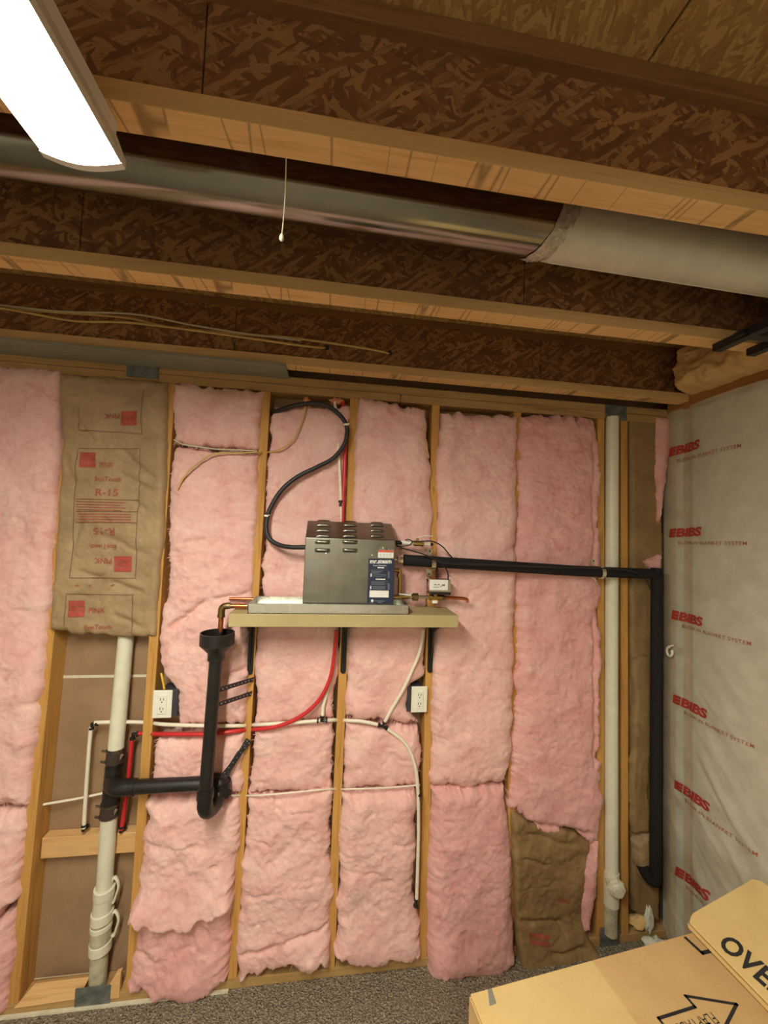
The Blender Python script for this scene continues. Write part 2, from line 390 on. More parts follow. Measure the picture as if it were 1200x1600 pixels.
# notch guard plates where the drains pass the plates
def guard(x0, x1, y0, y1, Y=-.004):
    a = at(x0, y0, Y); b = at(x1, y1, Y); return MB().mm((a.x, Y-.0015, a.z), (b.x, Y+.0015, b.z))
def guard_up(x0, x1, y0, y1):
    g = guard(x0, x1, y0, y1); a = at(x0, y0, -.004); b = at(x1, y1, -.004)
    return g
guard(200, 247, 546, 592).build('guard_plate', 'strap_galv', wb)
guard(118, 171, 1545, 1577).build('guard_plate', 'strap_galv', wb)
guard(946, 979, 632, 657).build('guard_plate', 'strap_galv', wb)
g = guard(938, 968, 1450, 1478); g.build('guard_plate', 'strap_galv', wb)
# broken plate edge / board scraps at the foot of the open bay
a = at(75, 1565, .03); 
n = MB(); n.prism([at(54, 1537, .02), at(140, 1526, .02), at(128, 1550, -.004), at(118, 1562, -.004), at(20, 1577, -.004)], (0, .02, -.01)); n.build('split_plate', 'block', wb, smooth=0, bevel=.002)
n = MB(); n.prism([at(168, 1543, -.004), at(181, 1522, .0), at(189, 1519, .0), at(186, 1560, -.004), at(170, 1562, -.004)], (0, .02, 0)); n.build('split_plate', 'block', wb, smooth=0, bevel=.002)
# carpet tack edge
n = MB(); n.mm((-2.6, -.014, 0), (-.02, -.002, .007)); n.build('trim_1', 'seal_tape', kind='structure')

# right wall: board, studs, plate, blown fibre behind the netting
XR = 2.03
n = MB(); n.mm((XR+.10, -5, 0), (XR+.13, .089, 2.9)); wr = n.build('wall_right', 'sheath', kind='structure')
n = MB(); n.mm((XR+.004, -5, 0), (XR+.099, -.001, .038)); n.build('bottom_plate', 'plateY', wr, smooth=0, bevel=.003)
n = MB(); n.mm((XR-.004, -5, 2.585), (XR+.099, -.001, 2.655)); n.build('top_plate', 'plateY', wr, smooth=0, bevel=.003)
rst = [-.02, -.112]+[-.112-.4064*k for k in range(1, 6)]
for y in rst:
    n = MB(); n.mm((XR-.001, y-.019, .039), (XR+.098, y+.019, 2.584)); n.build('stud', 'stud', wr, smooth=0, bevel=.002)
for zc in (2.07, 1.40, .68):
    n = MB(); n.mm((XR+.003, -.092, zc-.019), (XR+.097, -.040, zc+.019)); n.build('blocking', 'plateY', wr, smooth=0, bevel=.002)
ys = sorted(rst, reverse=True)
for i in range(len(ys)-1):
    y1, y0 = ys[i]-.02, ys[i+1]+.02
    m_ = MB(); nu, nv = 12, 90
    U, Vv = np.meshgrid(np.linspace(0, 1, nu), np.linspace(0, 1, nv)); Yg = y1+(y0-y1)*U; Zg = .04+2.54*Vv
    Xg = XR+.010+.006*fbm(Yg*8, Zg*8, 5)
    m_.grid(np.stack([Xg, Yg, Zg], -1)); m_.build('blown_fibre', 'white_fill', wr, smooth=180)

# ceiling: subfloor panels
ZC = 2.889
n = MB(); n.mm((-2.6, -5, ZC+.019), (2.15, .15, ZC+.05)); ce = n.build('ceiling', 'osb_floor', kind='structure')
xs_ = atz(1045, 50, ZC).x
for xa, xb_ in ((-2.6, xs_-2.444), (xs_-2.44, xs_-.002), (xs_+.002, 2.15)):
    for ya, yb in ((-5, -3.16), (-3.157, -1.94), (-1.937, -.72), (-.717, .15)):
        n = MB(); n.mm((xa, ya, ZC), (xb_, yb, ZC+.0185)); n.build('subfloor_panel', 'osb_floor', ce, smooth=0, bevel=.0015)

# ================================================================ I-JOISTS
def sawn_shaded(o):             # rough sides, planed broad faces; weaker bounce light also painted in as duller tone
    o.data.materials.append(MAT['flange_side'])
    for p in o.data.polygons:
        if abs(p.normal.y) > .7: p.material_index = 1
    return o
def joist(yn, yf, label, joints, x0=-2.6, x1=2.02, rim=False):
    ym = (yn+yf)/2; t = thing('floor_joist', label, 'joist', (0, ym, ZJ))
    n = MB(); n.mm((x0, yn, ZJ), (x1, yf, ZJ+.038)); sawn_shaded(n.build('bottom_flange', 'flange', t, smooth=0, bevel=.002))
    ty0, ty1 = (ym-.0048, ym+.0048) if rim else (yn, yf)
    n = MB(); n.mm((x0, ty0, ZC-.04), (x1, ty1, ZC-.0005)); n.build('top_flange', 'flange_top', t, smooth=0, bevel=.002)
    xs = [x0]+joints+[x1]
    for i in range(len(xs)-1):
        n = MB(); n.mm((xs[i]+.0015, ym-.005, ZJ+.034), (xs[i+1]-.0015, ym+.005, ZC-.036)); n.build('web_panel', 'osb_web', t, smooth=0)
    return t
j0 = joist(-.135, -.075, 'floor joist against the back wall with cables lying on it', [at(370, 500, -.1).x, at(843, 550, -.1).x], rim=True)
j1 = joist(-.675, -.615, 'floor joist behind the round metal duct', [at(130, 340, -.645).x, at(818, 440, -.645).x])
j2 = joist(-1.142, -1.086, 'floor joist nearest the camera, in front of the metal duct', [.06])
# grey strip under the wall-side joist
a = atz(-60, 520, ZJ); b = atz(448, 572, ZJ)
n = MB(); n.mm((-2.6, -.15, ZJ-.013), (b.x, -.002, ZJ-.001)); tag(n.build('filler_board', 'greyboard', origin=(-.5, -.08, ZJ-.013), smooth=0, bevel=.001), 'weathered grey filler board between wall plate and joist at upper left', 'board')
# holes in the web where the cables vanish
for x, y in ((510, 543), (609, 552), (808, 478)):
    Y = -.1105 if y > 500 else -.651
    c = at(x, y, Y); n = MB(); n.lathe([(.0, .0), (.012, .0), (.012, .0012), (0, .0012)], c, (0, -1, 0), 14, False); n.build('knockout_hole', 'slot', j0 if y > 500 else j1)

# ================================================================ INSULATION BATTS
def polyline(pts, Y):
    w = [at(x, y, Y) for x, y in pts]; z = np.array([p.z for p in w]); x = np.array([p.x for p in w]); return x, z
def batt(label, L, R, mat='pink', top=None, bot=None, bulge=.03, Y0=-.008, back=.07, seed=0, amp=1.0, rag=.006, cell=.0062, fold=0., flare=0., name='insulation_batt', cat='insulation', part=None, crease=None, round_=.07, fuzz=True):
    xl, zl = polyline(L, Y0); xr, zr = polyline(R, Y0)
    h = max(zl[0]-zl[-1], zr[0]-zr[-1]); wd = max(abs(xr-xl[:1]).max() if len(xr) else .3, .03)
    wd = abs(np.interp(.5, [0, 1], [xr[0]-xl[0], xr[-1]-xl[-1]]))+.02
    nu = max(8, int(wd/cell)); nv = max(8, int(h/cell))
    tl = (zl[0]-zl)/(zl[0]-zl[-1]); tr = (zr[0]-zr)/(zr[0]-zr[-1])
    u = np.linspace(0, 1, nu); v = np.linspace(0, 1, nv); U, V = np.meshgrid(u, v)
    lx = np.interp(v, tl, xl)[:, None]; lz = (zl[0]+(zl[-1]-zl[0])*v)[:, None]; rx = np.interp(v, tr, xr)[:, None]; rz = (zr[0]+(zr[-1]-zr[0])*v)[:, None]
    # ragged side edges
    eL = (fbm(v*h*14, v*0+seed, seed+3, 5, .6))[:, None]*rag*2.2; eR = (fbm(v*h*14, v*0+seed+9, seed+4, 5, .6))[:, None]*rag*2.2
    X = (lx+eL)*(1-U)+(rx+eR)*U; Z = lz*(1-U)+rz*U
    for edge, pts in ((0, top), (1, bot)):
        wgt = np.clip(1-V*h/.12, 0, 1) if edge == 0 else np.clip(1-(1-V)*h/.12, 0, 1)
        wgt = wgt*wgt*(3-2*wgt)
        k = 0 if edge == 0 else -1; off = fbm(X[k]*30, X[k]*0+seed+edge, seed+8, 5, .62)*rag*2.6
        if pts is not None:
            w = [at(x, y, Y0) for x, y in pts]; zt = np.interp(X[k], [p.x for p in w], [p.z for p in w]); off = off+zt-Z[k]
        Z = Z+wgt*off[None, :]
    ed = np.minimum(np.minimum(U, 1-U)*wd, np.minimum(V, 1-V)*h)/round_
    e = np.sqrt(np.clip(1-(1-np.clip(ed, 0, 1))**2, 0, 1))
    big = fbm(X*4.2, Z*3.6, seed, 3); mid = fbm(X*13, Z*13, seed+21, 4, .58); fine = fbm(X*70, Z*70, seed+40, 3, .6)
    wx = X+.05*fbm(X*6, Z*6, seed+55, 2); rg = ridge(wx*4.5, Z*9+.6*wx, seed+60, 3); crz = np.clip(rg-1.1, 0, 1)
    D = bulge*e+e*(amp*(.022*big+.0095*mid+.0028*fine) - amp*.011*crz)
    if crease:
        for (x0, y0), (x1, y1), dep in crease:
            a = at(x0, y0, Y0); b = at(x1, y1, Y0); dx, dz = b.x-a.x, b.z-a.z; ll = math.hypot(dx, dz)
            s_ = ((X-a.x)*dx+(Z-a.z)*dz)/ll; d_ = ((X-a.x)*-dz+(Z-a.z)*dx)/ll + .012*fbm(X*16, Z*16, seed+77, 3)
            D = D - dep*np.exp(-(d_/.011)**2)*np.clip(np.minimum(s_, ll-s_)/.03, 0, 1)+.35*dep*np.exp(-((d_-.03)/.022)**2)*np.clip(np.minimum(s_, ll-s_)/.03, 0, 1)
    D = D+flare*np.clip((V-.55)/.45, 0, 1)**2*np.clip(e+.3, 0, 1)
    Y = Y0-D+.012*(1-e)
    if mat.startswith('pink'): X = X+e*.003*fbm(X*60, Z*60, seed+70, 2); Z = Z+e*.003*fbm(X*60, Z*60, seed+71, 2)
    m_ = MB(); P = np.stack([X, Y, Z], -1); m_.grid(P)
    ring = [i for i in range(nu)]+[j*nu+nu-1 for j in range(1, nv)]+[(nv-1)*nu+i for i in range(nu-2, -1, -1)]+[j*nu for j in range(nv-2, 0, -1)]
    k = len(m_.v)
    for i in ring: p = m_.v[i]; m_.v.append((p[0], max(back, p[1]+.002), p[2]))
    L_ = len(ring)
    for i in range(L_): m_.f.append((ring[i], ring[(i+1) % L_], k+(i+1) % L_, k+i))
    m_.f.append(tuple(range(k+L_-1, k-1, -1)))
    org = (float(X.mean()), Y0, float(Z.min()))
    o = m_.build(name, mat, origin=org, smooth=70) if part is None else m_.build(name, mat, part, smooth=70)
    if part is None: tag(o, label, cat)
    if fuzz and mat.startswith('pink'):
        # torn glass fibres standing off the cut edges
        rnd = random.Random(seed); f = MB()
        for _ in range(int((2*h+2*wd)*95)):
            sd = rnd.random()
            if sd < .40: j, i = nv-1, rnd.randrange(nu)
            elif sd < .43: j, i = 0, rnd.randrange(nu)
            else: j, i = rnd.randrange(nv), (0 if rnd.random() < .5 else nu-1)
            p = Vector(P[j, i]); ln = rnd.uniform(.006, .02)*(2.2 if j == nv-1 and rnd.random() < .3 else 1)
            d = Vector((rnd.uniform(-.7, .7)+(-1 if i == 0 else 1 if i == nu-1 else 0)*.5, rnd.uniform(-.6, .2), rnd.uniform(-.8, .4)-(1.2 if j == nv-1 else 0)+(1 if j == 0 else 0))).normalized()
            p = p-d*.004+Vector((0, rnd.uniform(0, .012), 0)); q = p+d*ln*.55+Vector((rnd.uniform(-1, 1), 0, rnd.uniform(-1, 1)))*.003; r_ = q+d*ln*.45+Vector((0, 0, -.003))
            sdv = Vector((d.z, 0, -d.x)).normalized()*rnd.uniform(.0006, .0016)
            f.add([p-sdv, p+sdv, q+sdv*.7, q-sdv*.7, r_], [(0, 1, 2, 3), (3, 2, 4)])
        f.build('loose_fibres', mat, o, smooth=0, kind='stuff')
    return o
B = batt
B('tall pink batt at the left edge beside the paper-faced batt', [(-75, 562), (-110, 900), (-135, 1256)], [(93, 580), (92, 690), (88, 790), (81, 890), (73, 1000), (63, 1100), (52, 1200), (45, 1260)], seed=1)
B('pink batt at the left edge, second from the floor', [(-140, 1276), (-150, 1436)], [(44, 1266), (38, 1330), (29, 1402)], seed=2, bot=[(-150, 1450), (0, 1428), (14, 1412), (30, 1402)], flare=.02)
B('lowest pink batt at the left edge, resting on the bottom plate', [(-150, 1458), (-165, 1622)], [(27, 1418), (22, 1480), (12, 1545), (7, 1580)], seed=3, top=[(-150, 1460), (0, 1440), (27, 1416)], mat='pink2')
B('short pink batt at the top of the bay right of the paper-faced batt', [(270, 598), (270, 640), (273, 692)], [(410, 612), (407, 660), (404, 701)], seed=4, bulge=.028)
B('long wrinkled pink batt left of the shelf, under the short top batt', [(272, 700), (264, 760), (262, 830), (262, 900), (252, 960), (248, 1020), (256, 1055), (275, 1078), (277, 1134)],
  [(404, 707), (402, 800), (397, 900), (393, 940), (389, 1000), (387, 1080), (384, 1130)], seed=5, amp=1.25, bulge=.03, crease=[((262, 985), (330, 935), .02), ((330, 935), (395, 925), .012), ((345, 1050), (392, 1040), .014), ((285, 850), (330, 842), .01)])
B('small pink batt behind the drain trap, below the red tubing', [(247, 1152), (241, 1200), (236, 1238)], [(384, 1143), (381, 1190), (378, 1238)], seed=6, bulge=.024)
B('pink batt below the drain trap with a frayed overhanging hem', [(234, 1249), (226, 1300), (220, 1360), (208, 1424)], [(376, 1249), (372, 1330), (367, 1400)], seed=7, flare=.075, amp=1.25, bot=[(205, 1424), (240, 1432), (290, 1437), (330, 1420), (368, 1402)], rag=.008)
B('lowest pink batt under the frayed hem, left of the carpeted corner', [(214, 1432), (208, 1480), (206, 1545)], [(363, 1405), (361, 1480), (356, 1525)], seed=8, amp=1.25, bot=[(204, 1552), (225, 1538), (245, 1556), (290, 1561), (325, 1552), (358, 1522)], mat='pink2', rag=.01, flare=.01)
B('pink batt behind the steam unit with the black cable curling over it', [(427, 636), (420, 700), (415, 800), (410, 940), (402, 1000), (399, 1060), (398, 1132)], [(549, 634), (543, 720), (538, 800), (532, 950), (528, 1050), (520, 1124)], seed=9, bulge=.022, amp=.9, Y0=-.004)
B('small pink batt under the red tubing between two brackets', [(398, 1138), (394, 1190), (390, 1240)], [(520, 1127), (520, 1180), (519, 1234)], seed=10, bulge=.022)
B('tall lower pink batt between the two short bracket studs, folded at its foot', [(388, 1243), (380, 1330), (373, 1400), (370, 1480), (371, 1530)], [(519, 1234), (518, 1330), (516, 1420), (515, 1460), (512, 1500)], seed=11, amp=1.25, bot=[(371, 1534), (390, 1522), (420, 1512), (450, 1500), (480, 1512), (500, 1502), (512, 1512)], rag=.009, crease=[((374, 1490), (440, 1462), .022), ((440, 1462), (515, 1442), .016)], flare=.01)
B('pink batt right of the black cable, reaching from top plate to shelf', [(561, 622), (556, 700), (550, 800), (546, 950), (542, 1060), (540, 1120)], [(662, 640), (671, 700), (677, 790), (674, 850), (669, 950), (662, 1055), (640, 1068), (638, 1112), (652, 1130)], seed=12, bulge=.03)
B('small pink batt under the white tubing tee, left of the right outlet', [(539, 1128), (537, 1180), (536, 1233)], [(655, 1136), (657, 1180), (657, 1227)], seed=13, bulge=.022)
B('lower pink batt below the curved white tubing', [(535, 1236), (531, 1350), (527, 1440), (524, 1492)], [(650, 1228), (648, 1330), (644, 1395), (655, 1440), (657, 1490)], seed=14, amp=1.2, bot=[(523, 1492), (545, 1500), (580, 1507), (610, 1498), (640, 1500), (657, 1488)], rag=.008, flare=.012)
B('tall pink batt right of the shelf with its lower edge lapped', [(688, 645), (684, 700), (683, 800), (687, 900), (678, 1000), (675, 1100), (673, 1220)], [(808, 650), (808, 740), (805, 850), (803, 1000), (801, 1120), (798, 1180), (788, 1228)], seed=15, bulge=.036, bot=[(672, 1222), (700, 1224), (730, 1229), (760, 1224), (788, 1218)])
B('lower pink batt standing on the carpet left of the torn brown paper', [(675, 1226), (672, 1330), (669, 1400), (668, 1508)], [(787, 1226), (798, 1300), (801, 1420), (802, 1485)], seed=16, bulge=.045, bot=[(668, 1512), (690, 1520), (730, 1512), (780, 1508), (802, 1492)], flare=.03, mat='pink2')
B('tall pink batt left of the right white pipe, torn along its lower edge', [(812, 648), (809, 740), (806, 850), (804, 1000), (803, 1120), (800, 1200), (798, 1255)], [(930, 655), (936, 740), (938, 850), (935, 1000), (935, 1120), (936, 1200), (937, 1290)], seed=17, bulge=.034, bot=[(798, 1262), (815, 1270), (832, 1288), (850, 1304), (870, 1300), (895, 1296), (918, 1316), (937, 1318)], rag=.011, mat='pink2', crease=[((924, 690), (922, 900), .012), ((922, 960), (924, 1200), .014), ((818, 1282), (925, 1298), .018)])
B('narrow pink strip hanging beside the torn brown paper', [(926, 1318), (914, 1390), (909, 1415), (911, 1455)], [(936, 1312), (932, 1390), (931, 1410), (922, 1458)], seed=18, bulge=.02, mat='pink2', Y0=-.02)
B('thin pink wedge of batt in the top right corner', [(1027, 655), (1028, 740), (1029, 815)], [(1051, 655), (1044, 740), (1033, 815)], seed=19, bulge=.012, mat='pink2', Y0=-.012)
B('small pink scrap above the elbow of the black foam pipe', [(1006, 876), (1018, 892)], [(1034, 868), (1033, 894)], seed=20, bulge=.015, mat='pink2', Y0=-.015)

# paper-faced batt with print
YK = -.012
kb = B('paper-faced batt with red print hung above the open bay at left', [(92, 583), (95, 640), (98, 690), (93, 760), (88, 840), (82, 920), (78, 984)], [(262, 595), (261, 660), (260, 720), (257, 800), (251, 880), (245, 940), (243, 992)],
       mat='kraft', back=.004, seed=31, bulge=.012, Y0=YK, amp=.7, rag=.003, round_=.03, crease=[((120, 890), (170, 905), .010), ((170, 905), (230, 930), .012), ((185, 738), (240, 770), .011), ((190, 700), (245, 752), .009), ((210, 778), (236, 800), .009), ((175, 957), (228, 985), .010), ((110, 640), (150, 690), .007), ((130, 800), (115, 870), .007), ((150, 830), (235, 868), .007), ((100, 700), (120, 760), .006)],
       bot=[(78, 986), (95, 988), (105, 985), (112, 991), (130, 994), (140, 990), (150, 994), (165, 992), (185, 996), (215, 996), (243, 993)], name='kraft_batt')
# printing follows the paper: drop every vertex onto the paper surface
kp = np.array([(v.co.x+ORIG[kb.name].x, v.co.y+ORIG[kb.name].y, v.co.z+ORIG[kb.name].z) for v in kb.data.vertices])
kp = kp[kp[:, 1] < .01]
def onto_kraft(p):
    d = (kp[:, 0]-p.x)**2+(kp[:, 2]-p.z)**2; i = np.argsort(d)[:4]
    return Vector((p.x, float(kp[i, 1].min())-.0022, p.z))
def kprint(mat, items, lab=None):
    for it in items:
        m_ = MB()
        if it[0] == 'text':
            _, s, (x0, y0), (x1, y1), hpx, flip = it
            a = at(x0, y0, YK); b = at(x1, y1, YK); hh = hpx*mpp(a)
            if flip: lettering(m_, s, b+Vector((0, 0, hh)), a-b, Vector((0, 0, -hh)), .018, fn=onto_kraft)
            else: lettering(m_, s, a, b-a, Vector((0, 0, hh)), .018, fn=onto_kraft)
        elif it[0] == 'rect':
            _, x0, y0, x1, y1 = it; k = 6
            P = np.array([[onto_kraft(at(x0+(x1-x0)*i/k, y0+(y1-y0)*j/k, YK)) for i in range(k+1)] for j in range(k+1)]); m_.grid(P)
        elif it[0] == 'line':
            _, (x0, y0), (x1, y1), wpx = it; k = max(6, int(math.hypot(x1-x0, y1-y0)/4)); L = math.hypot(x1-x0, y1-y0); nx, ny = -(y1-y0)/L*wpx/2, (x1-x0)/L*wpx/2
            P = np.array([[onto_kraft(at(x0+(x1-x0)*i/k+s*nx, y0+(y1-y0)*i/k+s*ny, YK)) for s in (-1, 1)] for i in range(k+1)]); m_.grid(P)
        m_.build('print', mat, kb, smooth=0)
kprint('ink_red2', [('text', 'PINK', (159, 737-6), (180, 731), 8, False), ('text', 'EcoTouch', (151, 752), (192, 753), 7, False), ('text', 'R-15', (152, 775), (187, 776), 11, False),
    ('text', 'R-15', (148, 835), (183, 836), 11, True), ('text', 'EcoTouch', (143, 857), (184, 858), 7, True), ('text', 'PINK', (150, 880), (176, 881), 9, True),
    ('text', 'PINK', (141, 957), (167, 957), 8, False), ('text', 'EcoTouch', (136, 982), (176, 982), 7, False), ('text', 'PINK', (166, 656), (190, 656), 8, True)])
def logo(x0, y0, x1, y1): return [('rect', x0, y0, x1, y0+(y1-y0)*.36), ('rect', x0, y0+(y1-y0)*.39, x1, y0+(y1-y0)*.64), ('rect', x0, y0+(y1-y0)*.67, x1, y1)]
kprint('ink_red3', logo(129, 708, 153, 731)+logo(180, 869, 207, 893)+logo(112, 937, 136, 962)+logo(193, 645, 218, 667))
ln = []
for k in range(4): ln.append(('line', (122, 784+k*4), (200-7*(k % 2), 786+k*4), 1.3))
for k in range(4): ln.append(('line', (124, 803+k*4), (208, 804+k*4), 1.3))
for k, xx in enumerate((123, 142, 175)): ln.append(('line', (xx, 915), (xx+5, 913), 2))
kprint('ink_red2', ln)
fr = [('line', (126, 702), (223, 703), 1), ('line', (126, 702), (118, 800), 1), ('line', (118, 800), (114, 902), 1), ('line', (223, 703), (218, 800), 1), ('line', (218, 800), (213, 903), 1), ('line', (114, 902), (213, 903), 1), ('line', (122, 780), (220, 782), 1), ('line', (121, 799), (219, 800), 1), ('line', (120, 816), (218, 817), 1),
      ('line', (108, 927), (210, 929), 1), ('line', (108, 927), (106, 975), 1), ('line', (209, 929), (206, 992), 1.2), ('line', (127, 674), (224, 679), 1), ('line', (227, 610), (224, 679), 1), ('line', (128, 640), (127, 674), 1)]
kprint('ink_brown', fr)

k2 = B('torn brown paper batt crumpled at the floor right of the pink batts', [(797, 1262), (799, 1340), (803, 1430), (806, 1490), (807, 1522)], [(926, 1316), (921, 1380), (908, 1430), (922, 1470), (940, 1498)], mat='kraft_dark', seed=32, bulge=.015, amp=1.0, rag=.003, flare=.07, round_=.03, top=[(797, 1262), (830, 1285), (880, 1292), (926, 1316)], bot=[(806, 1524), (840, 1516), (900, 1500), (940, 1492)], Y0=-.004, name='kraft_batt',
       crease=[((810, 1340), (860, 1352), .008), ((805, 1430), (880, 1440), .01), ((850, 1478), (915, 1470), .012), ((815, 1300), (900, 1320), .006)])
B('tall brown paper-faced batt in the corner right of the white pipe', [(983, 652), (984, 900), (986, 1200), (990, 1425)], [(1030, 655), (1036, 900), (1034, 1200), (1030, 1440)], mat='kraft_dark', seed=33, bulge=.008, amp=.4, rag=.003, round_=.02, Y0=.012, name='kraft_batt')
B('loose brown paper flap hanging left of the black foam pipe', [(990, 1028), (989, 1120), (985, 1230), (988, 1302)], [(1028, 1036), (1022, 1080), (1014, 1200), (1012, 1302)], mat='kraft_dark', seed=34, bulge=.01, amp=.5, rag=.004, round_=.02, Y0=-.012, back=-.004, name='kraft_flap', top=[(990, 1030), (1004, 1024), (1012, 1026), (1022, 1034), (1028, 1036)])
B('crumpled brown paper end low in the corner by the black foam pipe', [(988, 1312), (990, 1345), (1000, 1372)], [(1015, 1296), (1016, 1345), (1010, 1372)], mat='kraft', seed=35, bulge=.03, amp=1.3, rag=.004, round_=.02, Y0=-.004, back=.01, name='kraft_flap')
# red print on the torn batt
n = MB()
for (x0, y0, x1, y1) in ((826, 1456, 858, 1472), (876, 1410, 892, 1416)):
    k = 5; kq = np.array([(v.co.x+ORIG[k2.name].x, v.co.y+ORIG[k2.name].y, v.co.z+ORIG[k2.name].z) for v in k2.data.vertices])
    def onto2(p):
        d = (kq[:, 0]-p.x)**2+(kq[:, 2]-p.z)**2+(kq[:, 1] > .03)*9; i = np.argsort(d)[:4]; return Vector((p.x, float(kq[i, 1].min())-.002, p.z))
    for s_ in range(2):
        n = MB(); n.grid(np.array([[onto2(at(x0+(x1-x0)*i/k, y0+(y1-y0)*(s_*.55+.4*j)+(x1-x0)*.15*i/k, -.03)) for i in range(k+1)] for j in range(2)]))
        n.build('print', 'ink_red2', k2, smooth=0)
# scraps of fibre in the corner
def clump(label, c, size, mat, seed, name='fibre_scrap'):
    m_ = MB(); N = 14; vs = []; rnd = np.random.RandomState(seed); ph = rnd.rand(6)*6
    R = []
    for i in range(1, N):
        th = math.pi*i/N; r = []
        for k in range(18):
            a = 2*math.pi*k/18; d = 1+.17*math.sin(3*a+ph[0]+2*th)+.11*math.sin(5*a+ph[1]-3*th)+.08*math.sin(7*th+ph[2])
            r.append((c[0]+size[0]*math.sin(th)*math.cos(a)*d, c[1]+size[1]*math.sin(th)*math.sin(a)*d, c[2]+size[2]*math.cos(th)*d))
        R.append(r)
    m_.rings(R); return tag(m_.build(name, mat, origin=(c[0], c[1], c[2]-size[2]), smooth=60), label, 'insulation')
c = at(1003, 1452, -.0); clump('tan fibre scrap on the bottom plate in the right corner', (c.x, .02, max(c.z, .075)), (.055, .03, .03), 'yellow', 3)
c = at(1018, 1442, -.02); clump('white fibre scrap leaning in the right corner by the netting', (c.x, -.0, c.z), (.022, .02, .055), 'white_fill', 4)
c = at(1003, 1425, -.0); clump('little white fibre tuft above the tan scrap', (c.x, .02, c.z), (.012, .012, .025), 'white_fill', 6)
c = at(1024, 1471, -.06); clump('pale fibre scrap on the carpet behind the cardboard box', (c.x, -.05, .03), (.05, .03, .028), 'white_fill', 8)

# yellow fibre stuffed at the joist ends
def stuffing(label, y0, y1, seed, x0=1.86):
    nu, nv = 40, 26; U, V = np.meshgrid(np.linspace(0, 1, nu), np.linspace(0, 1, nv)); Yg = y0+(y1-y0)*U
    e = np.sqrt(np.clip(1-(2*V-1)**4, 0, 1)); eu = np.clip(np.minimum(U, 1-U)/.1, 0, 1)**.5
    Xg = XR+.05-(XR+.05-x0)*e*(.55+.45*eu)*(1-.32*V)+.06*fbm(Yg*9, V*4, seed, 4)*e+.015*fbm(Yg*50, V*20, seed+3, 3); Zg = 2.635+.245*V+.02*fbm(Yg*12, V*3, seed+9, 3)*(1-V)
    m_ = MB(); m_.grid(np.stack([Xg, Yg, Zg], -1)); k = len(m_.v)
    m_.add([(XR+.09, y0, 2.64), (XR+.09, y1, 2.64), (XR+.09, y1, 2.88), (XR+.09, y0, 2.88)], [(0, 1, 2, 3)])
    return tag(m_.build('insulation_wad', 'yellow', origin=(XR, (y0+y1)/2, 2.64), smooth=70), label, 'insulation')
stuffing('yellow fibre wad stuffed over the right wall next to the back wall', -.13, -.60, 41)
stuffing('yellow fibre wad over the right wall between the two nearer joists', -.63, -1.09, 43, 1.93)

# ================================================================ NETTING ON RIGHT WALL
def sheetX(Y, Z):
    Y = np.asarray(Y, float); Z = np.asarray(Z, float)
    s = (Y+.112)/.4064; bay = np.clip((np.abs(np.sin(np.pi*s))-.13)/.87, 0, 1); bay = np.where(Y > -.112, np.clip(np.abs(np.sin(np.pi*(Y+.112)/.12))-.4, 0, 1)*.35, bay)
    fold = fbm((Z-Y*1.1)*11+.5*vn(Y*6, Z*6, 4), (Z+Y)*1.5, 91, 3)*np.clip((1.9-Z)/1.2, .16, 1)
    tight = fbm((Z-Y*.9)*34, (Z+Y)*3, 95, 2)*np.clip((1.7-Z)/1.2, .08, 1)
    return XR-.003-.022*bay**.8-(.020*fold+.0065*tight)*np.clip(bay+.15, 0, 1)-.004*fbm(Y*20, Z*20, 99, 3)*bay
nu, nv = 190, 250; Ug, Vg = np.meshgrid(np.linspace(0, 1, nu), np.linspace(0, 1, nv)); Yg = .02-1.75*Ug; Zg = .01+2.585*Vg
ns = MB(); ns.grid(np.stack([sheetX(Yg, Zg), Yg, Zg], -1))
net = tag(ns.build('insulation_netting', 'netting', origin=(XR, -.8, 0), smooth=180), 'pale translucent netting with red lettering stapled over the right wall', 'netting')
def onnet(p): return Vector((float(sheetX(p.y, p.z))-.0025, p.y, p.z))
def netrow(logo, sub, hl, hs):
    n = MB()
    a = atx(*logo[0], XR-.02); b = atx(*logo[1], XR-.02); hh = hl*mpp(a); rt = b-a; up = Vector((0, 0, hh))+Vector((0, rt.y, rt.z)).normalized()*hh*.18
    o = a-up/2
    w_ic = rt*.215
    for k in range(3):     # striped block ahead of the letters
        q0 = o+up*(k*.35); q1 = q0+up*(.30)
        P = [[onnet(q0+w_ic*(i/4)) for i in range(5)], [onnet(q1+w_ic*(i/4)) for i in range(5)]]; n.grid(np.array(P))
    P = [[onnet(o+w_ic*(i/2*.45)) for i in range(3)], [onnet(o+up+w_ic*(i/2*.45)) for i in range(3)]]; n.grid(np.array(P))
    lettering(n, 'BIBS', o+rt*.24, rt*.76, up, .045, .95, fn=onnet); n.build('lettering', 'ink_red', net, smooth=0)
    n = MB(); a = atx(*sub[0], XR-.02); b = atx(*sub[1], XR-.02); hh = hs*mpp(a); rt = b-a; up = Vector((0, 0, hh))
    lettering(n, 'BLOW-IN BLANKET SYSTEM', a-up/2, rt, up, .006, 1.15, fn=onnet); n.build('lettering', 'ink_red2', net, smooth=0)
netrow(((1043, 707), (1093, 693)), ((1055, 720), (1159, 696)), 14, 5.5)
netrow(((1043, 833), (1096, 830)), ((1057, 848), (1168, 849)), 13.5, 5)
netrow(((1047, 960), (1098, 972)), ((1062, 978), (1174, 1006)), 14, 5)
netrow(((1049, 1091), (1104, 1117)), ((1065, 1113), (1176, 1167)), 14, 5)
netrow(((1051, 1225), (1109, 1263)), ((1066, 1250), (1184, 1336)), 14, 5)
netrow(((1053, 1360), (1112, 1402)), ((1068, 1386), (1180, 1480)), 14, 5)
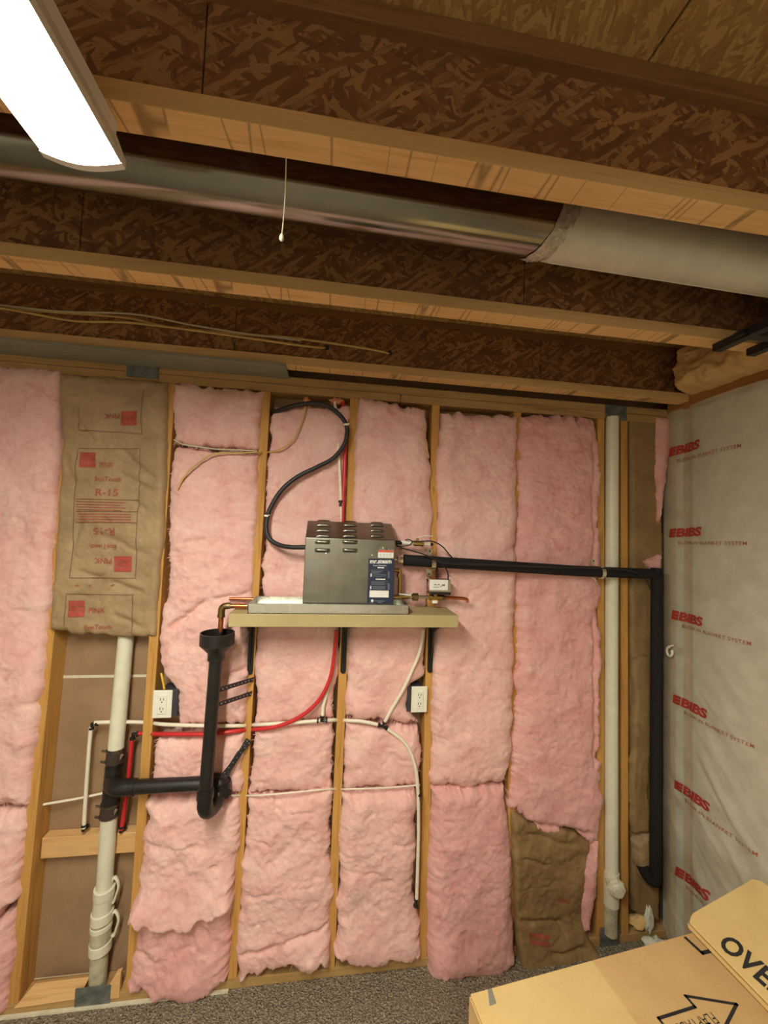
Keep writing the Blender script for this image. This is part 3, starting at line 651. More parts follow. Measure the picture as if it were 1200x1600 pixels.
# clear plastic loop poking from the netting edge
c = atx(1046, 1018, XR-.03); n = MB(); n.tube([c+Vector((0, .02*math.sin(a)*.8, .022*math.cos(a))) for a in [k*math.pi/9 for k in range(16)]], .006, 8, 0)
n.cyl(c+Vector((.02, 0, .03)), c+Vector((-.01, -.005, .026)), .004); tag(n.build('plastic_clip', 'white_plastic', origin=c, smooth=60), 'white plastic hanger clip at the netting edge beside the foam pipe', 'clip')

# ================================================================ DUCT
YD = -.865; RD = .0762
da = Vector((-2.6, YD, 2.765+.02)); dm = Vector((at(868, 400, -.9).x, YD, 2.752)); de = Vector((2.0, YD, 2.732))
dt = thing('metal_duct', 'round galvanized metal duct running between the joists', 'duct', dm)
n = MB(); n.tube([da, dm+Vector((.03, 0, 0))], RD-.0012, 48); n.build('duct_section', 'galv', dt, smooth=60)
n = MB(); n.tube([dm, dm+Vector((.012, 0, 0)), de], [RD-.0005, RD+.0012, RD+.0012], 48); n.build('duct_section', 'galv_dull', dt, smooth=60)
n = MB()
for i in range(2):
    q = []
    P = []
    for a in np.linspace(-115, -62, 4): pass
sA = math.radians(-62); n.tube([dm+Vector((.02, math.cos(sA)*(RD+.001), math.sin(sA)*(RD+.001))), de+Vector((0, math.cos(sA)*(RD+.001), math.sin(sA)*(RD+.001)))], .0022, 6); n.build('seam', 'galv_dull', dt)
# crumpled foil tape round the joint
nu, nv = 16, 46; U, V = np.meshgrid(np.linspace(0, 1, nu), np.linspace(0, 1, nv)); th = np.radians(150+V*165)
rr = RD+.0004+(.008*np.abs(fbm(U*5, V*14, 3, 4, .6))+.0012)*np.sin(np.pi*np.clip(U, .0, 1)); xx = dm.x+.035-.07*V+(.055+.012*fbm(V*9, V*0, 5, 3))*(U-.5)
n = MB(); n.grid(np.stack([xx, YD+rr*np.cos(th), 2.752+rr*np.sin(th)], -1)); n.build('foil_tape', 'foil', dt, smooth=30)
# rolled end ring at the right
n = MB(); n.tube([de+Vector((-.03, 0, 0)), de+Vector((-.02, 0, 0))], RD+.005, 48); n.build('end_collar', 'galv_dull', dt, smooth=50)

# ================================================================ SHOP LIGHT(S)
def shop_light(xc, y_end, label, cat='lamp'):
    zb = 2.535; L = 1.22; t = thing('shop_light', label, cat, (xc, y_end-L/2, ZJ-.002))
    W = .060
    n = MB(); n.mm((xc-.045, y_end-L, ZJ-.03), (xc+.045, y_end, ZJ-.002))
    for k in (-1, 1):      # folded sheet-metal sides
        n.prism([(xc+k*.045, y_end-L, ZJ-.03), (xc+k*.045, y_end-L, ZJ-.028), (xc+k*(W+.0015), y_end-L, zb+.012), (xc+k*(W+.0015), y_end-L, zb), (xc+k*W, y_end-L, zb), (xc+k*W, y_end-L, zb+.012)], (0, L, 0))
    n.build('housing', 'lamp_white', t, smooth=0, bevel=.001)
    lens = [(-W+.0005+(2*W-.001)*i/14, zb+.002-.010*math.sin(math.pi*i/14)) for i in range(15)]
    prof = lens+[(W-.0005, zb+.008), (-W+.0005, zb+.008)]
    n = MB(); n.rings([[(xc+x, y, z) for x, z in prof] for y in (y_end-L+.012, y_end-.012)]); n.build('diffuser', 'diffuser', t, smooth=60)
    cap = [(-W-.003, zb+.014), (-.047, ZJ-.028), (.047, ZJ-.028), (W+.003, zb+.014)]+[(W+.003-(2*W+.006)*i/14, zb-.001-.013*math.sin(math.pi*i/14)) for i in range(15)]
    for y in (y_end-.0115, y_end-L-.0005):
        n = MB(); n.prism([(xc+x, y, z) for x, z in cap], (0, .012, 0)); n.build('end_cap', 'lamp_white', t, smooth=60)
    return t
shop_light(-.124, -1.105, 'long glowing white shop light under the joists at upper left')
shop_light(-.124, -3.65, 'long white shop light added unseen behind the viewpoint as fill light')  # added lamp, never in view: evens out the light on the back wall

# pull string
a = atz(447, 247, ZJ-.001); b = at(440, 374, a.y); n = MB(); n.tube([a+Vector((0, 0, .004)), (a+b)/2+Vector((.002, 0, 0)), b], .0011, 6, 6); n.lathe([(.001, .012), (.004, .006), (.0045, 0), (.001, -.004)], b, (0, 0, 1), 10)
tag(n.build('pull_string', 'white_string', origin=b, smooth=60), 'thin white pull string hanging in front of the duct', 'string')

# black steel ceiling rack, upper right
zt = 2.592; t = thing('ceiling_rack', 'black steel rack bars under the joists at the right edge', 'rack', atz(1165, 545, zt))
for p, q in (((1113, 549), (1215, 487)), ((1166, 556), (1240, 517))):
    a = atz(*p, zt); b = atz(*q, zt); n = MB(); x = a.x
    n.mm((x, a.y, zt), (x+.034, min(b.y, a.y-.35)-.3, zt+.004)); n.mm((x, a.y, zt), (x+.004, min(b.y, a.y-.35)-.3, zt+.024)); n.build('rail', 'black_steel', t, smooth=0)
a = atz(1172, 533, zt); n = MB(); n.mm((a.x-.06, a.y-.03, zt+.004), (a.x+.35, a.y, zt+.02)); n.build('cross_bar', 'black_steel', t, smooth=0)
a = atz(1176, 530, zt+.02); n = MB(); n.mm((a.x, a.y-.5, zt+.0215), (a.x+.5, a.y-.032, zt+.0245)); n.build('white_panel', 'white_plastic', t, smooth=0)

# ================================================================ CABLES ON JOIST
def cable(label, pts, Y, r, mat, name='cable', cat='cable', k=6, n_=8):
    P = [at(p[0], p[1], p[2] if len(p) > 2 else Y) for p in pts]; m_ = MB(); m_.tube(P, r, n_, k)
    return tag(m_.build(name, mat, origin=P[len(P)//2], smooth=70), label, cat)
cable('pale upper cable of the bundle lying along the joist', [(-40, 470), (0, 477), (100, 487), (210, 491), (300, 508), (380, 521), (440, 528), (470, 532)], -.142, .0042, 'romex_pale')
cable('yellow cable of the bundle ending in the left web hole', [(-40, 474), (0, 481), (50, 490), (120, 502), (200, 504), (300, 516), (400, 530), (470, 540), (510, 544, -.105)], -.150, .0048, 'romex')
cable('yellow cable of the bundle ending in the right web hole', [(-40, 476), (0, 482), (100, 489), (200, 497), (270, 512), (400, 524), (440, 526), (530, 538), (590, 548), (609, 553, -.105)], -.139, .0048, 'romex')

# wall cables
cable('yellow cable drooping from the top plate over two pink batts', [(478, 624, -.02), (476, 645), (466, 672), (455, 690), (436, 703), (415, 707, .012), (398, 707), (370, 708), (335, 709), (312, 722), (290, 742), (277, 765)], -.048, .0035, 'romex')
cable('pale cable lying across the seam under the short top batt', [(272, 687), (285, 694), (310, 698), (340, 702), (370, 703), (402, 705)], -.046, .0032, 'romex_pale')
cable('yellow cable dropping beside the stud right of the black cable batt', [(653, 642), (660, 672), (667, 700), (670, 716)], -.028, .0032, 'romex')
cable('bright yellow cable entering the left outlet box', [(252, 1052, .0), (254, 1062), (256, 1072), (257, 1079)], -.012, .0045, 'romex_bright')
cable('white cable threaded through studs below the drain trap', [(362, 1243, -.034), (380, 1243, .01), (398, 1243, -.03), (440, 1240, -.038), (480, 1236, -.036), (515, 1233, -.02), (530, 1233, .012), (545, 1233, -.03), (600, 1231, -.036), (640, 1228, -.038), (656, 1226, -.036)], -.036, .0036, 'white_pex')
cable('thin white cable across the open bay behind the drain stack', [(60, 1259, .03), (73, 1256, .04), (120, 1248, .05), (163, 1239, .055)], .05, .005, 'white_pex')
# orange foam plugs
for i, (x, y) in enumerate(((479, 625), (526, 626), (651, 642))):
    c = at(x, y, -.002); clump(['small orange foam plug above the drooping yellow cable', 'orange foam plug above the red and white tubing', 'small orange foam plug near the top of the bracket stud at right'][i], (c.x, .004, c.z), (.016 if i != 1 else .03, .014, .014), 'orange', 20+i, 'foam_plug')['category'] = 'foam plug'

# black flexible cable to the steam unit
bc = thing('flexible_conduit', 'black flexible conduit looping down to the steam unit', 'conduit', at(418, 820, -.06))
P = [at(*p) for p in ((424, 645, .02), (440, 640, -.03), (470, 632, -.045), (500, 631, -.05), (524, 642, -.052), (541, 664, -.055), (540, 690, -.06), (522, 715, -.06), (495, 730, -.06), (465, 745, -.06), (440, 766, -.06), (422, 795, -.062), (416, 820, -.066), (420, 840, -.075), (435, 851, -.09), (455, 855, -.11), (480, 855, -.12))]
n = MB(); n.tube(P, .0098, 12, 8); n.build('conduit', 'blackwire', bc, smooth=70)
for (x, y, Y, d) in ((541, 664, -.055, Vector((.0, 0, 1))), (417, 806, -.063, Vector((.1, 0, 1)))):
    c = at(x, y, Y); n = MB(); n.cyl(c-d*.004, c+d*.004, .0118); n.cyl(c+Vector((0, -.011, 0)), c+Vector((.014, -.014, .004)), .0018, n=6); n.build('cable_tie', 'white_plastic', bc)

# ================================================================ TUBING
def pex(label, mat, name, runs, fits, r=.0080):
    t = thing(name, label, 'tubing', at(runs[0][0][0], runs[0][0][1], runs[0][0][2]))
    for R in runs:
        n = MB(); n.tube([at(*p) for p in R], r, 12, 8); n.build('tube', mat, t, smooth=70)
    for (x, y, Y, dirs) in fits:
        c = at(x, y, Y); n = MB()
        for d in dirs:
            d = Vector(d).normalized(); n.cyl(c-d*.004, c+d*.024, r*.75, n=12); n.cyl(c+d*.014, c+d*.022, r*1.28, n=14)
        n.build('fitting', 'abs', t, smooth=50)
    return t
W_ = 'white_pex'
pex('white water tubing with elbow in the open bay and long run through the studs', W_, 'white_tubing',
    [[(148, 1129, .03), (190, 1128, .03), (232, 1129, .025), (258, 1132, -.02), (320, 1134, -.036), (372, 1134, -.02), (390, 1133, .02), (410, 1132, -.03), (460, 1129, -.038), (500, 1126, -.036)],
     [(142, 1136, .03), (137, 1200, .03), (131, 1294, .03)],
     [(507, 1126, -.036), (520, 1125, -.02), (532, 1125, .02), (545, 1126, -.02), (565, 1127, -.034), (590, 1132, -.036)],
     [(605, 1139, -.036), (630, 1158, -.040), (645, 1185, -.042), (652, 1220, -.042), (654, 1280, -.042), (653, 1340, -.042), (651, 1405, -.04)],
     [(600, 1130, -.036), (612, 1108, -.042), (630, 1077, -.046), (645, 1045, -.046), (655, 1020, -.04), (662, 985, -.02)],
     [(504, 1121, -.036), (505, 1105, -.03), (510, 1085, -.026), (517, 1060, -.022), (523, 1030, -.02), (527, 985, -.018)]],
    [(144, 1131, .03, [(1, 0, 0), (-.06, 0, -1)]), (130, 1297, .03, [(.05, 0, 1), (.2, .9, .1)]), (503, 1126, -.036, [(1, 0, 0), (-1, 0, 0), (.05, 0, 1)]), (598, 1135, -.036, [(1, 0, -.4), (-1, 0, .35), (.5, 0, 1)]), (655, 1248, -.042, [(0, 0, 1)]), (650, 1412, -.04, [(0, 0, 1), (0, .6, -1)])], .0076)
pex('red water tubing curving down from behind the shelf to the open bay', 'red_pex', 'red_tubing',
    [[(206, 1153, .03), (200, 1220, .025), (190, 1296, .03)], [(214, 1146, .03), (232, 1146, .025), (252, 1147, -.02), (320, 1147, -.040), (372, 1142, -.024), (388, 1140, .02), (408, 1139, -.03), (440, 1133, -.046), (470, 1119, -.05), (495, 1098, -.05), (512, 1070, -.046), (520, 1040, -.04), (526, 985, -.034)]],
    [(208, 1147, .03, [(1, 0, 0), (-.06, 0, -1)]), (189, 1299, .03, [(.05, 0, 1), (.2, .9, .1)])], .0084)
pex('white tubing dropping from the top plate beside the red one', W_, 'white_tubing', [[(523, 628, .0), (526, 660, -.014), (530, 720, -.030), (533, 790, -.030), (535, 840, -.02)]], [], .0072)
pex('red tubing dropping from the top plate behind the steam unit', 'red_pex', 'red_tubing', [[(536, 628, .0), (539, 670, -.012), (539, 720, -.026), (536, 790, -.03), (535, 850, -.02)]], [(532, 790, -.034, [(0, 0, 1)])], .0084)

# ================================================================ OUTLETS
def outlet(x0, y0, x1, y1, side, label):
    Y = -.026; a = at(x0, y0, Y); b = at(x1, y1, Y); c = (a+b)/2; wv = b.x-a.x; hv = a.z-b.z
    t = thing('wall_outlet', label, 'outlet', (c.x, Y, b.z))
    n = MB(); n.mm((a.x, Y, b.z), (b.x, Y+.006, a.z)); n.build('cover_plate', 'white_plastic', t, smooth=0, bevel=.003)
    n = MB(); bx = (c.x-.012, c.x+.058) if side > 0 else (c.x-.056, c.x+.012)
    n.mm((max(bx[0], c.x-.056), Y+.0062, c.z-hv*.47), (bx[1], .06, c.z+hv*.5)); n.build('junction_box', 'box_blue', t, smooth=0, bevel=.002)
    n = MB(); n.mm((c.x-wv*.24, Y-.004, c.z-hv*.34), (c.x+wv*.24, Y+.001, c.z+hv*.34)); rc = n.build('receptacle', 'white_plastic', t, smooth=0, bevel=.002)
    n = MB()
    for s in (-1, 1):
        z = c.z+s*hv*.17
        n.mm((c.x-.007, Y-.0048, z-.002), (c.x-.0045, Y-.003, z+.008)); n.mm((c.x+.0045, Y-.0048, z-.002), (c.x+.007, Y-.003, z+.007)); n.cyl((c.x, Y-.0048, z-.009), (c.x, Y-.003, z-.009), .0026, n=10)
    n.build('slot', 'slot', rc)
    return t
outlet(239.5, 1079, 267, 1122, 1, 'white wall outlet beside the open bay, box on its right')
outlet(643.5, 1073, 667, 1113, -1, 'white wall outlet right of the white tubing tee, box on its left')

# ================================================================ SHELF, PAN, STEAM UNIT
SZ0, SZ1, SD = 1.551, 1.600, -.235
n = MB(); n.mm((-.048, SD, SZ0), (.850, -.052, SZ1)); tag(n.build('wall_shelf', 'shelf', origin=(.4, -.14, SZ0), smooth=0, bevel=.0015), 'tan wall shelf board carrying the steam unit', 'shelf')
def bracket(stud, ytop, ybot, label):
    a, b = SX[stud]; z1 = SZ0-.001; z0 = at(STUD[stud][1][0], ybot, -.01).z; x = b+(a-b)*((z1+z0)/2-.038)/(H-.038)
    t = thing('shelf_bracket', label, 'bracket', (x, -.001, z0))
    n = MB(); n.prism([(x-.012, -.008, z1)]+[(x-.012, -.008, z0+.012)]+[(x+.012*math.sin(q), -.008, z0+.012-.012*math.cos(q)) for q in np.linspace(-math.pi/2, math.pi/2, 7)]+[(x+.012, -.008, z1)], (0, .0075, 0)); n.build('upright', 'black_steel', t, smooth=0)
    n = MB(); n.mm((x-.012, -.19, z1-.006), (x+.012, -.0085, z1)); n.build('arm', 'black_steel', t, smooth=0, bevel=.001)
    n = MB(); n.prism([(x-.003, -.17, z1-.006), (x-.003, -.0085, z1-.006), (x-.003, -.0085, z0+.05), (x-.003, -.018, z0+.06), (x-.003, -.05, z1-.07)], (.006, 0, 0)); n.build('gusset', 'black_steel', t, smooth=0)
    return t
bracket(2, 985, 1055, 'black shelf bracket at the left, just right of the drain funnel')
bracket(3, 985, 1053, 'black shelf bracket at the middle, beside the red tubing')
bracket(4, 985, 1052, 'black shelf bracket at the right, above the right outlet')

# drain pan
px0, px1, py0, py1, pz0, pz1 = .018, .645, -.228, -.056, SZ1+.0005, 1.638
n = MB(); n.mm((px0, py0, pz0), (px1, py1, pz0+.002))
n.mm((px0, py0, pz0), (px1, py0+.0025, pz1)); n.mm((px0, py1-.0025, pz0), (px1, py1, pz1)); n.mm((px0, py0, pz0), (px0+.0025, py1, pz1)); n.mm((px1-.0025, py0, pz0), (px1, py1, pz1))
n.mm((px0, py0-.003, pz1-.002), (px1, py0+.004, pz1)); n.mm((px0, py1-.004, pz1-.002), (px1, py1, pz1))
tag(n.build('drip_pan', 'panm', origin=((px0+px1)/2, -.14, pz0), smooth=0), 'shallow shiny steel drip pan under the steam unit', 'pan')

# steam generator
FY = -.205; gx0 = at(474.5, 900, FY).x; gx1 = at(616, 900, FY).x; gz0 = pz0+.0025; gz1 = at(545, 842, FY).z; gz2 = at(545, 816, -.085).z; YBk = -.062
sg = thing('steam_generator', 'brushed steel steam generator box with louvers and navy label', 'steam generator', ((gx0+gx1)/2, -.13, gz0))
n = MB(); n.prism([(gx0, FY, gz0), (gx0, FY, gz1), (gx0, -.085, gz2), (gx0, YBk, gz2), (gx0, YBk, gz0)], (gx1-gx0, 0, 0)); body = n.build('housing', 'stainless', sg, smooth=0, bevel=.0025)
sn = Vector((0, -(gz2-gz1), (-.085-FY))).normalized(); sp = Vector((0, FY, gz1)); st = Vector((0, (-.085-FY), gz2-gz1)).normalized()
def louver(c, nrm, up, w=.060, h=.013, d=.007):
    n = MB(); R = []; X = Vector((1, 0, 0))
    for i in range(9):
        s = -1+2*i/8; k = math.sqrt(max(0, 1-s**4)); R.append([c+X*s*w/2+(up*(h*.55*math.cos(a)-h*.05)+nrm*(d*math.sin(a)*k+.0002)) for a in np.linspace(0, math.pi, 7)])
    n.rings(R); o = n.build('louver', 'stainless', sg, smooth=60)
    n = MB(); n.box(c-up*h*.62+nrm*.0012, (w*.86, .0012, .0035) if abs(nrm.y) > .9 else (w*.86, .003, .0012)); n.build('slot', 'slot', o)
for cx_ in (505.5, 547, 589):
    for cy_ in (820.5, 829, 837.5): louver(atp(cx_, cy_, sp, sn), sn, st)
for cx_ in (504, 547):
    for cy_ in (846.5, 859.5): louver(at(cx_, cy_, FY), Vector((0, -1, 0)), Vector((0, 0, 1)))
for cx_ in (506, 547, 589):
    c = at(cx_, 815.5, -.080); louver(Vector((c.x, -.074, gz2+.0002)), Vector((0, 0, 1)), Vector((0, -1, 0)), .06, .014, .006)
for x, y in ((509.8, 865), (581.5, 867.5)):
    c = at(x, y, FY); n = MB(); n.lathe([(.0035, 0), (.003, .0018), (.001, .0024)], c, (0, -1, 0), 10); n.build('screw', 'panm', sg)
# label
def onface(x, y, k=1): p = at(x, y, FY); p.y = FY-.0006*k; return p
def frect(mb, x0, y0, x1, y1, k=1): a = onface(x0, y0, k); b = onface(x1, y1, k); mb.mm((a.x, FY-.0006*k, b.z), (b.x, FY-.0006*k+.0005, a.z)); return mb
lab = frect(MB(), 576, 872.5, 614.5, 943).build('label', 'navy', sg, smooth=0)
n = MB(); a = onface(578, 880.5, 2); b = onface(611.5, 880.5, 2); lettering(n, 'mr.steam', a, b-a, Vector((0, 0, .0165)), .03, 1.0); 
a = onface(583, 884.5, 2); b = onface(604, 884.5, 2); lettering(n, 'Steam Generator', a, b-a, Vector((0, 0, .0055)), .005)
frect(n, 590, 886, 600, 888, 2); frect(n, 587, 904, 602, 906, 2); frect(n, 579, 896, 580.6, 901, 2); frect(n, 578.5, 915.5, 580, 920.5, 2); n.build('print', 'ink_white', lab, smooth=0)
n = MB()
for k in range(4): frect(n, 580, 890.5+k*1.5, 600-k*2.5, 891.2+k*1.5, 2)
for k in range(3): frect(n, 582, 897+k*1.6, 603, 897.7+k*1.6, 2)
for k in range(4): frect(n, 580, 908+k*1.7, 606-(k % 2)*5, 908.8+k*1.7, 2)
for k in range(3): frect(n, 582, 916+k*1.7, 602, 916.8+k*1.7, 2)
for k in range(5): frect(n, 606, 893+k*2.2, 608.5, 894+k*2.2, 2); frect(n, 606, 912+k*2, 608.5, 913+k*2, 2)
frect(n, 585, 938.5, 601, 939.4, 2); frect(n, 578, 941, 583, 941.8, 2); frect(n, 590, 941, 597, 941.8, 2); n.build('print', 'ink_grey', lab, smooth=0)
rp = frect(MB(), 577.5, 922.5, 607, 933.5, 2).build('rating_plate', 'ink_white', lab, smooth=0)
c = onface(581.5, 938.5, 2); n = MB(); n.lathe([(0, 0), (.0055, 0), (.0055, .0005), (0, .0005)], c, (0, -1, 0), 16, False); n.build('emblem', 'ink_white', lab, smooth=0)
w1 = frect(MB(), 591, 859.5, 614.5, 872, 1).build('warning_sticker', 'ink_white', sg, smooth=0)
frect(MB(), 591, 859.5, 614.5, 863.5, 2).build('sticker_band', 'sticker_red', w1, smooth=0)
n = MB(); frect(n, 592, 858, 614, 859.6, 2)
for k in range(4): frect(n, 593+k*5, 865.5, 596.5+k*5, 866.4, 2); frect(n, 593+k*5, 868.5, 596.5+k*5, 869.2, 2)
n.build('print', 'ink_grey', w1, smooth=0)
for x, y, m_, r in ((598.5, 856, 'green_led', .004), (604, 857.5, 'slot', .003), (607.5, 857.5, 'panm', .003)):
    c = onface(x, y); n = MB(); n.lathe([(r, 0), (r*.9, .004), (r*.3, .0055)], c, (0, -1, 0), 12); n.build('indicator', m_, sg)

# ---- valve group right of the unit
YV = -.115
def Pv(x, y, Y=YV): return at(x, y, Y)
v1 = thing('relief_valve', 'brass valve with white tube ends at the upper right of the steam unit', 'valve', Pv(650, 848))
n = MB(); n.cyl((gx1, Pv(620, 847).y, Pv(620, 847).z), Pv(628, 848), .009); n.build('nipple', 'abs', v1)
n = MB(); n.cyl(Pv(626, 847.5), Pv(647, 848.5), .0085); n.build('white_sleeve', 'white_plastic', v1); n = MB(); n.cyl(Pv(661, 849), Pv(672, 850), .0075); n.build('white_sleeve', 'white_plastic', v1)
n = MB(); n.cyl(Pv(646, 848.5), Pv(662, 849.5), .0115, n=6); n.cyl(Pv(652.5, 849), Pv(652.5, 841), .005); n.cyl(Pv(649, 848.7), Pv(651, 848.8), .0135, n=6); n.cyl(Pv(658, 849), Pv(660, 849.2), .0135, n=6); n.build('valve_body', 'brass', v1, smooth=30)
n = MB(); n.tube([Pv(652.5, 840.5), Pv(657, 839), Pv(664, 837), Pv(676, 838)], .0022, 6, 4); n.build('lever', 'white_plastic', v1)
n = MB(); n.lathe([(.001, .002), (.007, .001), (.0075, -.004), (.004, -.01)], Pv(673.5, 850.3), (-1, 0, 0), 12); n.build('end_cap', 'abs', v1)
cable('thin black wire arching from the upper valve to the foam pipe', [(644, 846, -.13), (655, 846.5, -.135), (664, 845.5, -.14), (676, 846, -.14), (690, 853, -.14), (701, 865, -.138), (711, 876, -.135)], -.13, .0028, 'blackwire', 'wire', 'wire')
cable('black wire leaving the steam unit and running along the foam pipe', [(618, 851, -.12), (628, 856, -.13), (645, 861, -.14), (662, 866, -.15), (678, 874, -.15), (692, 880, -.15), (740, 882, -.148), (800, 884, -.142), (850, 886, -.134), (900, 887, -.13), (945, 888, -.125), (985, 892, -.12), (1008, 905, -.08), (1018, 925, -.07)], -.12, .003, 'blackwire', 'wire', 'wire')
cable('black wire loop round the white sleeve of the upper valve', [(619, 854, -.125), (632, 853, -.135), (641, 851, -.14), (644, 846, -.14), (639, 843, -.135), (633, 844, -.13)], -.13, .0026, 'blackwire', 'wire', 'wire')
cable('black wire dropping from the foam pipe to the actuator box', [(690, 882, -.145), (697, 889, -.145), (700, 898, -.14), (700, 906, -.13)], -.13, .003, 'blackwire', 'wire', 'wire')
# insulated steam pipe
ip = thing('insulated_steam_pipe', 'black foam-insulated steam pipe running right and down the corner', 'pipe', Pv(1025, 1390, -.05))
a = Pv(631, 875, -.11); b = Pv(1026, 897, -.06)
n = MB(); n.tube([a, Pv(760, 883, -.10), Pv(900, 892, -.08), b], .0245, 20); n.build('horizontal_run', 'foam', ip, smooth=60)
c_ = Pv(1026, 889, -.06); d_ = Pv(1024, 1375, -.06)
n = MB(); n.tube([c_+Vector((0, 0, .004)), Pv(1025, 1100, -.06), d_], .0250, 20); n.build('vertical_run', 'foam', ip, smooth=60)
n = MB(); n.tube([d_+Vector((0, 0, .02)), d_+Vector((-.004, .004, -.008)), d_+Vector((-.028, .016, .01)), d_+Vector((-.044, .03, .045))], .026, 16, 4); n.build('lower_elbow', 'foam', ip, smooth=60)
n = MB(); a2 = Pv(620, 874, -.11); n.cyl((gx1, a2.y, a2.z), a2, .009); n.lathe([(.013, 0), (.0165, .006), (.0165, .014), (.019, .016), (.019, .026), (.014, .03)], a2, (1, 0, 0), 8); n.build('union', 'panm', ip, smooth=30)
def pipe_strap(x, y, label, Yp, dy):
    c = Pv(x, y, Yp); t = thing('pipe_strap', label, 'strap', (c.x, 0, c.z)); n = MB(); r = .0275; R = []
    for X in (-.0095, .0095):
        R.append([(c.x+X, c.y+math.cos(a)*r_, c.z+math.sin(a)*r_) for r_ in (r,) for a in np.linspace(math.pi*.5, math.pi*1.5, 13)])
    vs = R[0]+R[1]; k = 13; n.add(vs, [(i, i+1, k+i+1, k+i) for i in range(k-1)])
    n.build('band', 'panm', t, smooth=60)
    for s in (-1, 1):
        n = MB(); z = c.z+s*(r+.018); n.mm((c.x-.012, -.052+dy, z-.018), (c.x+.012, -.050+dy, z+.018)); n.mm((c.x-.0095, -.052+dy, c.z+s*r-.002), (c.x+.0095, c.y, c.z+s*r+.001)); n.build('ear', 'panm', t, smooth=0)
        n = MB(); n.lathe([(.004, 0), (.0035, .002), (.001, .003)], (c.x, -.052+dy, z+s*.006), (0, -1, 0), 10); n.build('screw', 'slot', t)
    return t
pipe_strap(676, 880.5, 'galvanized strap holding the foam pipe to the stud beside the steam unit', -.108, 0)
pipe_strap(939, 894.5, 'galvanized strap holding the foam pipe to the stud left of the white pipe', -.075, .03)
# brass standpipe of the unit
n = MB(); p0 = Pv(624, 892, -.11); p1 = Pv(624, 934, -.11)
n.tube([(gx1+.001, p0.y, p0.z+.004), (p0.x-.004, p0.y, p0.z+.002), (p0.x+.003, p0.y, p0.z-.006), p1], .0085, 14, 4); n.cyl(p0-Vector((0, 0, .012)), p0-Vector((0, 0, .028)), .011, n=6)
tag(n.build('sight_tube', 'brass', origin=p1, smooth=50), 'brass upright tube close beside the right side of the steam unit', 'pipe')
# water feed train
ft = thing('water_feed_valve', 'brass water feed line with grey actuator box and copper end', 'valve', Pv(680, 936))
n = MB(); a = Pv(619, 933); n.cyl((gx1+.001, a.y, a.z), Pv(640, 932.5), .0095); n.cyl(Pv(622, 933), Pv(626, 933), .0125, n=8); n.build('nipple', 'brass', ft, smooth=30)
n = MB(); n.box((Pv(632, 928.5)+Vector((0, -.008, 0))), (.055, .012, .006), Matrix.Rotation(math.radians(6), 3, 'Y')); n.build('lever', 'ink_white', ft, smooth=0, bevel=.002)
n = MB(); n.cyl(Pv(640, 932.5), Pv(645, 932.6), .0095); n.cyl(Pv(653, 932.6), Pv(669, 933), .0075); n.build('steel_nipple', 'panm', ft)
n = MB(); n.cyl(Pv(645, 932.6), Pv(653, 932.7), .0165, n=6); n.cyl(Pv(643.5, 932.6), Pv(645, 932.6), .012); n.build('union_nut', 'brass_dull', ft, smooth=30)
n = MB(); n.cyl(Pv(670, 933), Pv(690, 933.6), .0125, n=16); n.cyl(Pv(679.5, 928), Pv(679.5, 942), .0115, n=16); n.cyl(Pv(671, 933), Pv(674, 933), .015, n=6); n.build('valve_body', 'brass', ft, smooth=40)
n = MB(); n.cyl(Pv(679.5, 937.5), Pv(679.5, 942), .0135, n=10); n.build('bottom_cap', 'white_plastic', ft, smooth=30)
n = MB(); n.cyl(Pv(689, 933.7), Pv(695, 934), .011, n=8); n.build('reducer', 'stainless', ft, smooth=30)
n = MB(); n.tube([Pv(694, 934), Pv(706, 934), Pv(722, 935), Pv(728, 936, -.11), Pv(730, 937, -.10), Pv(731, 940, -.08)], .0072, 12, 4); n.build('copper_pipe', 'copper', ft, smooth=60)
n = MB(); a = Pv(671, 904); b = Pv(701, 924); n.mm((a.x, YV-.03, b.z), (b.x, YV+.025, a.z)); ab = n.build('actuator_box', 'panm', ft, smooth=0, bevel=.002)
n = MB(); a2 = Pv(670, 923.5); b2 = Pv(701, 928); n.mm((a2.x, YV-.031, b2.z), (b2.x, YV+.026, a2.z)); n.build('actuator_base', 'abs', ft, smooth=0, bevel=.001)
n = MB(); fy = YV-.0306
a3 = at(671.6, 905.5, fy); b3 = at(699.6, 922.5, fy); n.mm((a3.x, fy, b3.z), (b3.x, fy+.0004, a3.z)); al = n.build('actuator_label', 'ink_white', ab, smooth=0)
n = MB()
for (x0, y0, x1, y1) in ((678, 913, 682.5, 914.2), (684, 913, 687, 914.2), (677, 917, 685, 917.8), (688, 915.5, 689.5, 917), (690.5, 913, 692.2, 915.6), (693, 913, 694.8, 915.6)):
    a4 = at(x0, y0, fy); b4 = at(x1, y1, fy); n.mm((a4.x, fy-.0006, b4.z), (b4.x, fy-.0001, a4.z))
n.build('print', 'ink_black', ft, smooth=0)
n = MB(); n.tube([Pv(669.5, 909), Pv(667.5, 904), Pv(668, 916), Pv(669.5, 921)], .002, 6, 4); n.build('wire_clip', 'abs', ft)
a5 = Pv(617.5, 941, -.19); n = MB(); n.mm((a5.x, -.19, SZ1+.004), (a5.x+.022, -.16, SZ1+.016)); tag(n.build('plastic_wedge', 'white_plastic', origin=(a5.x, -.175, SZ1+.004), smooth=0, bevel=.002), 'small white plastic piece in the pan at the right foot of the steam unit', 'wedge')

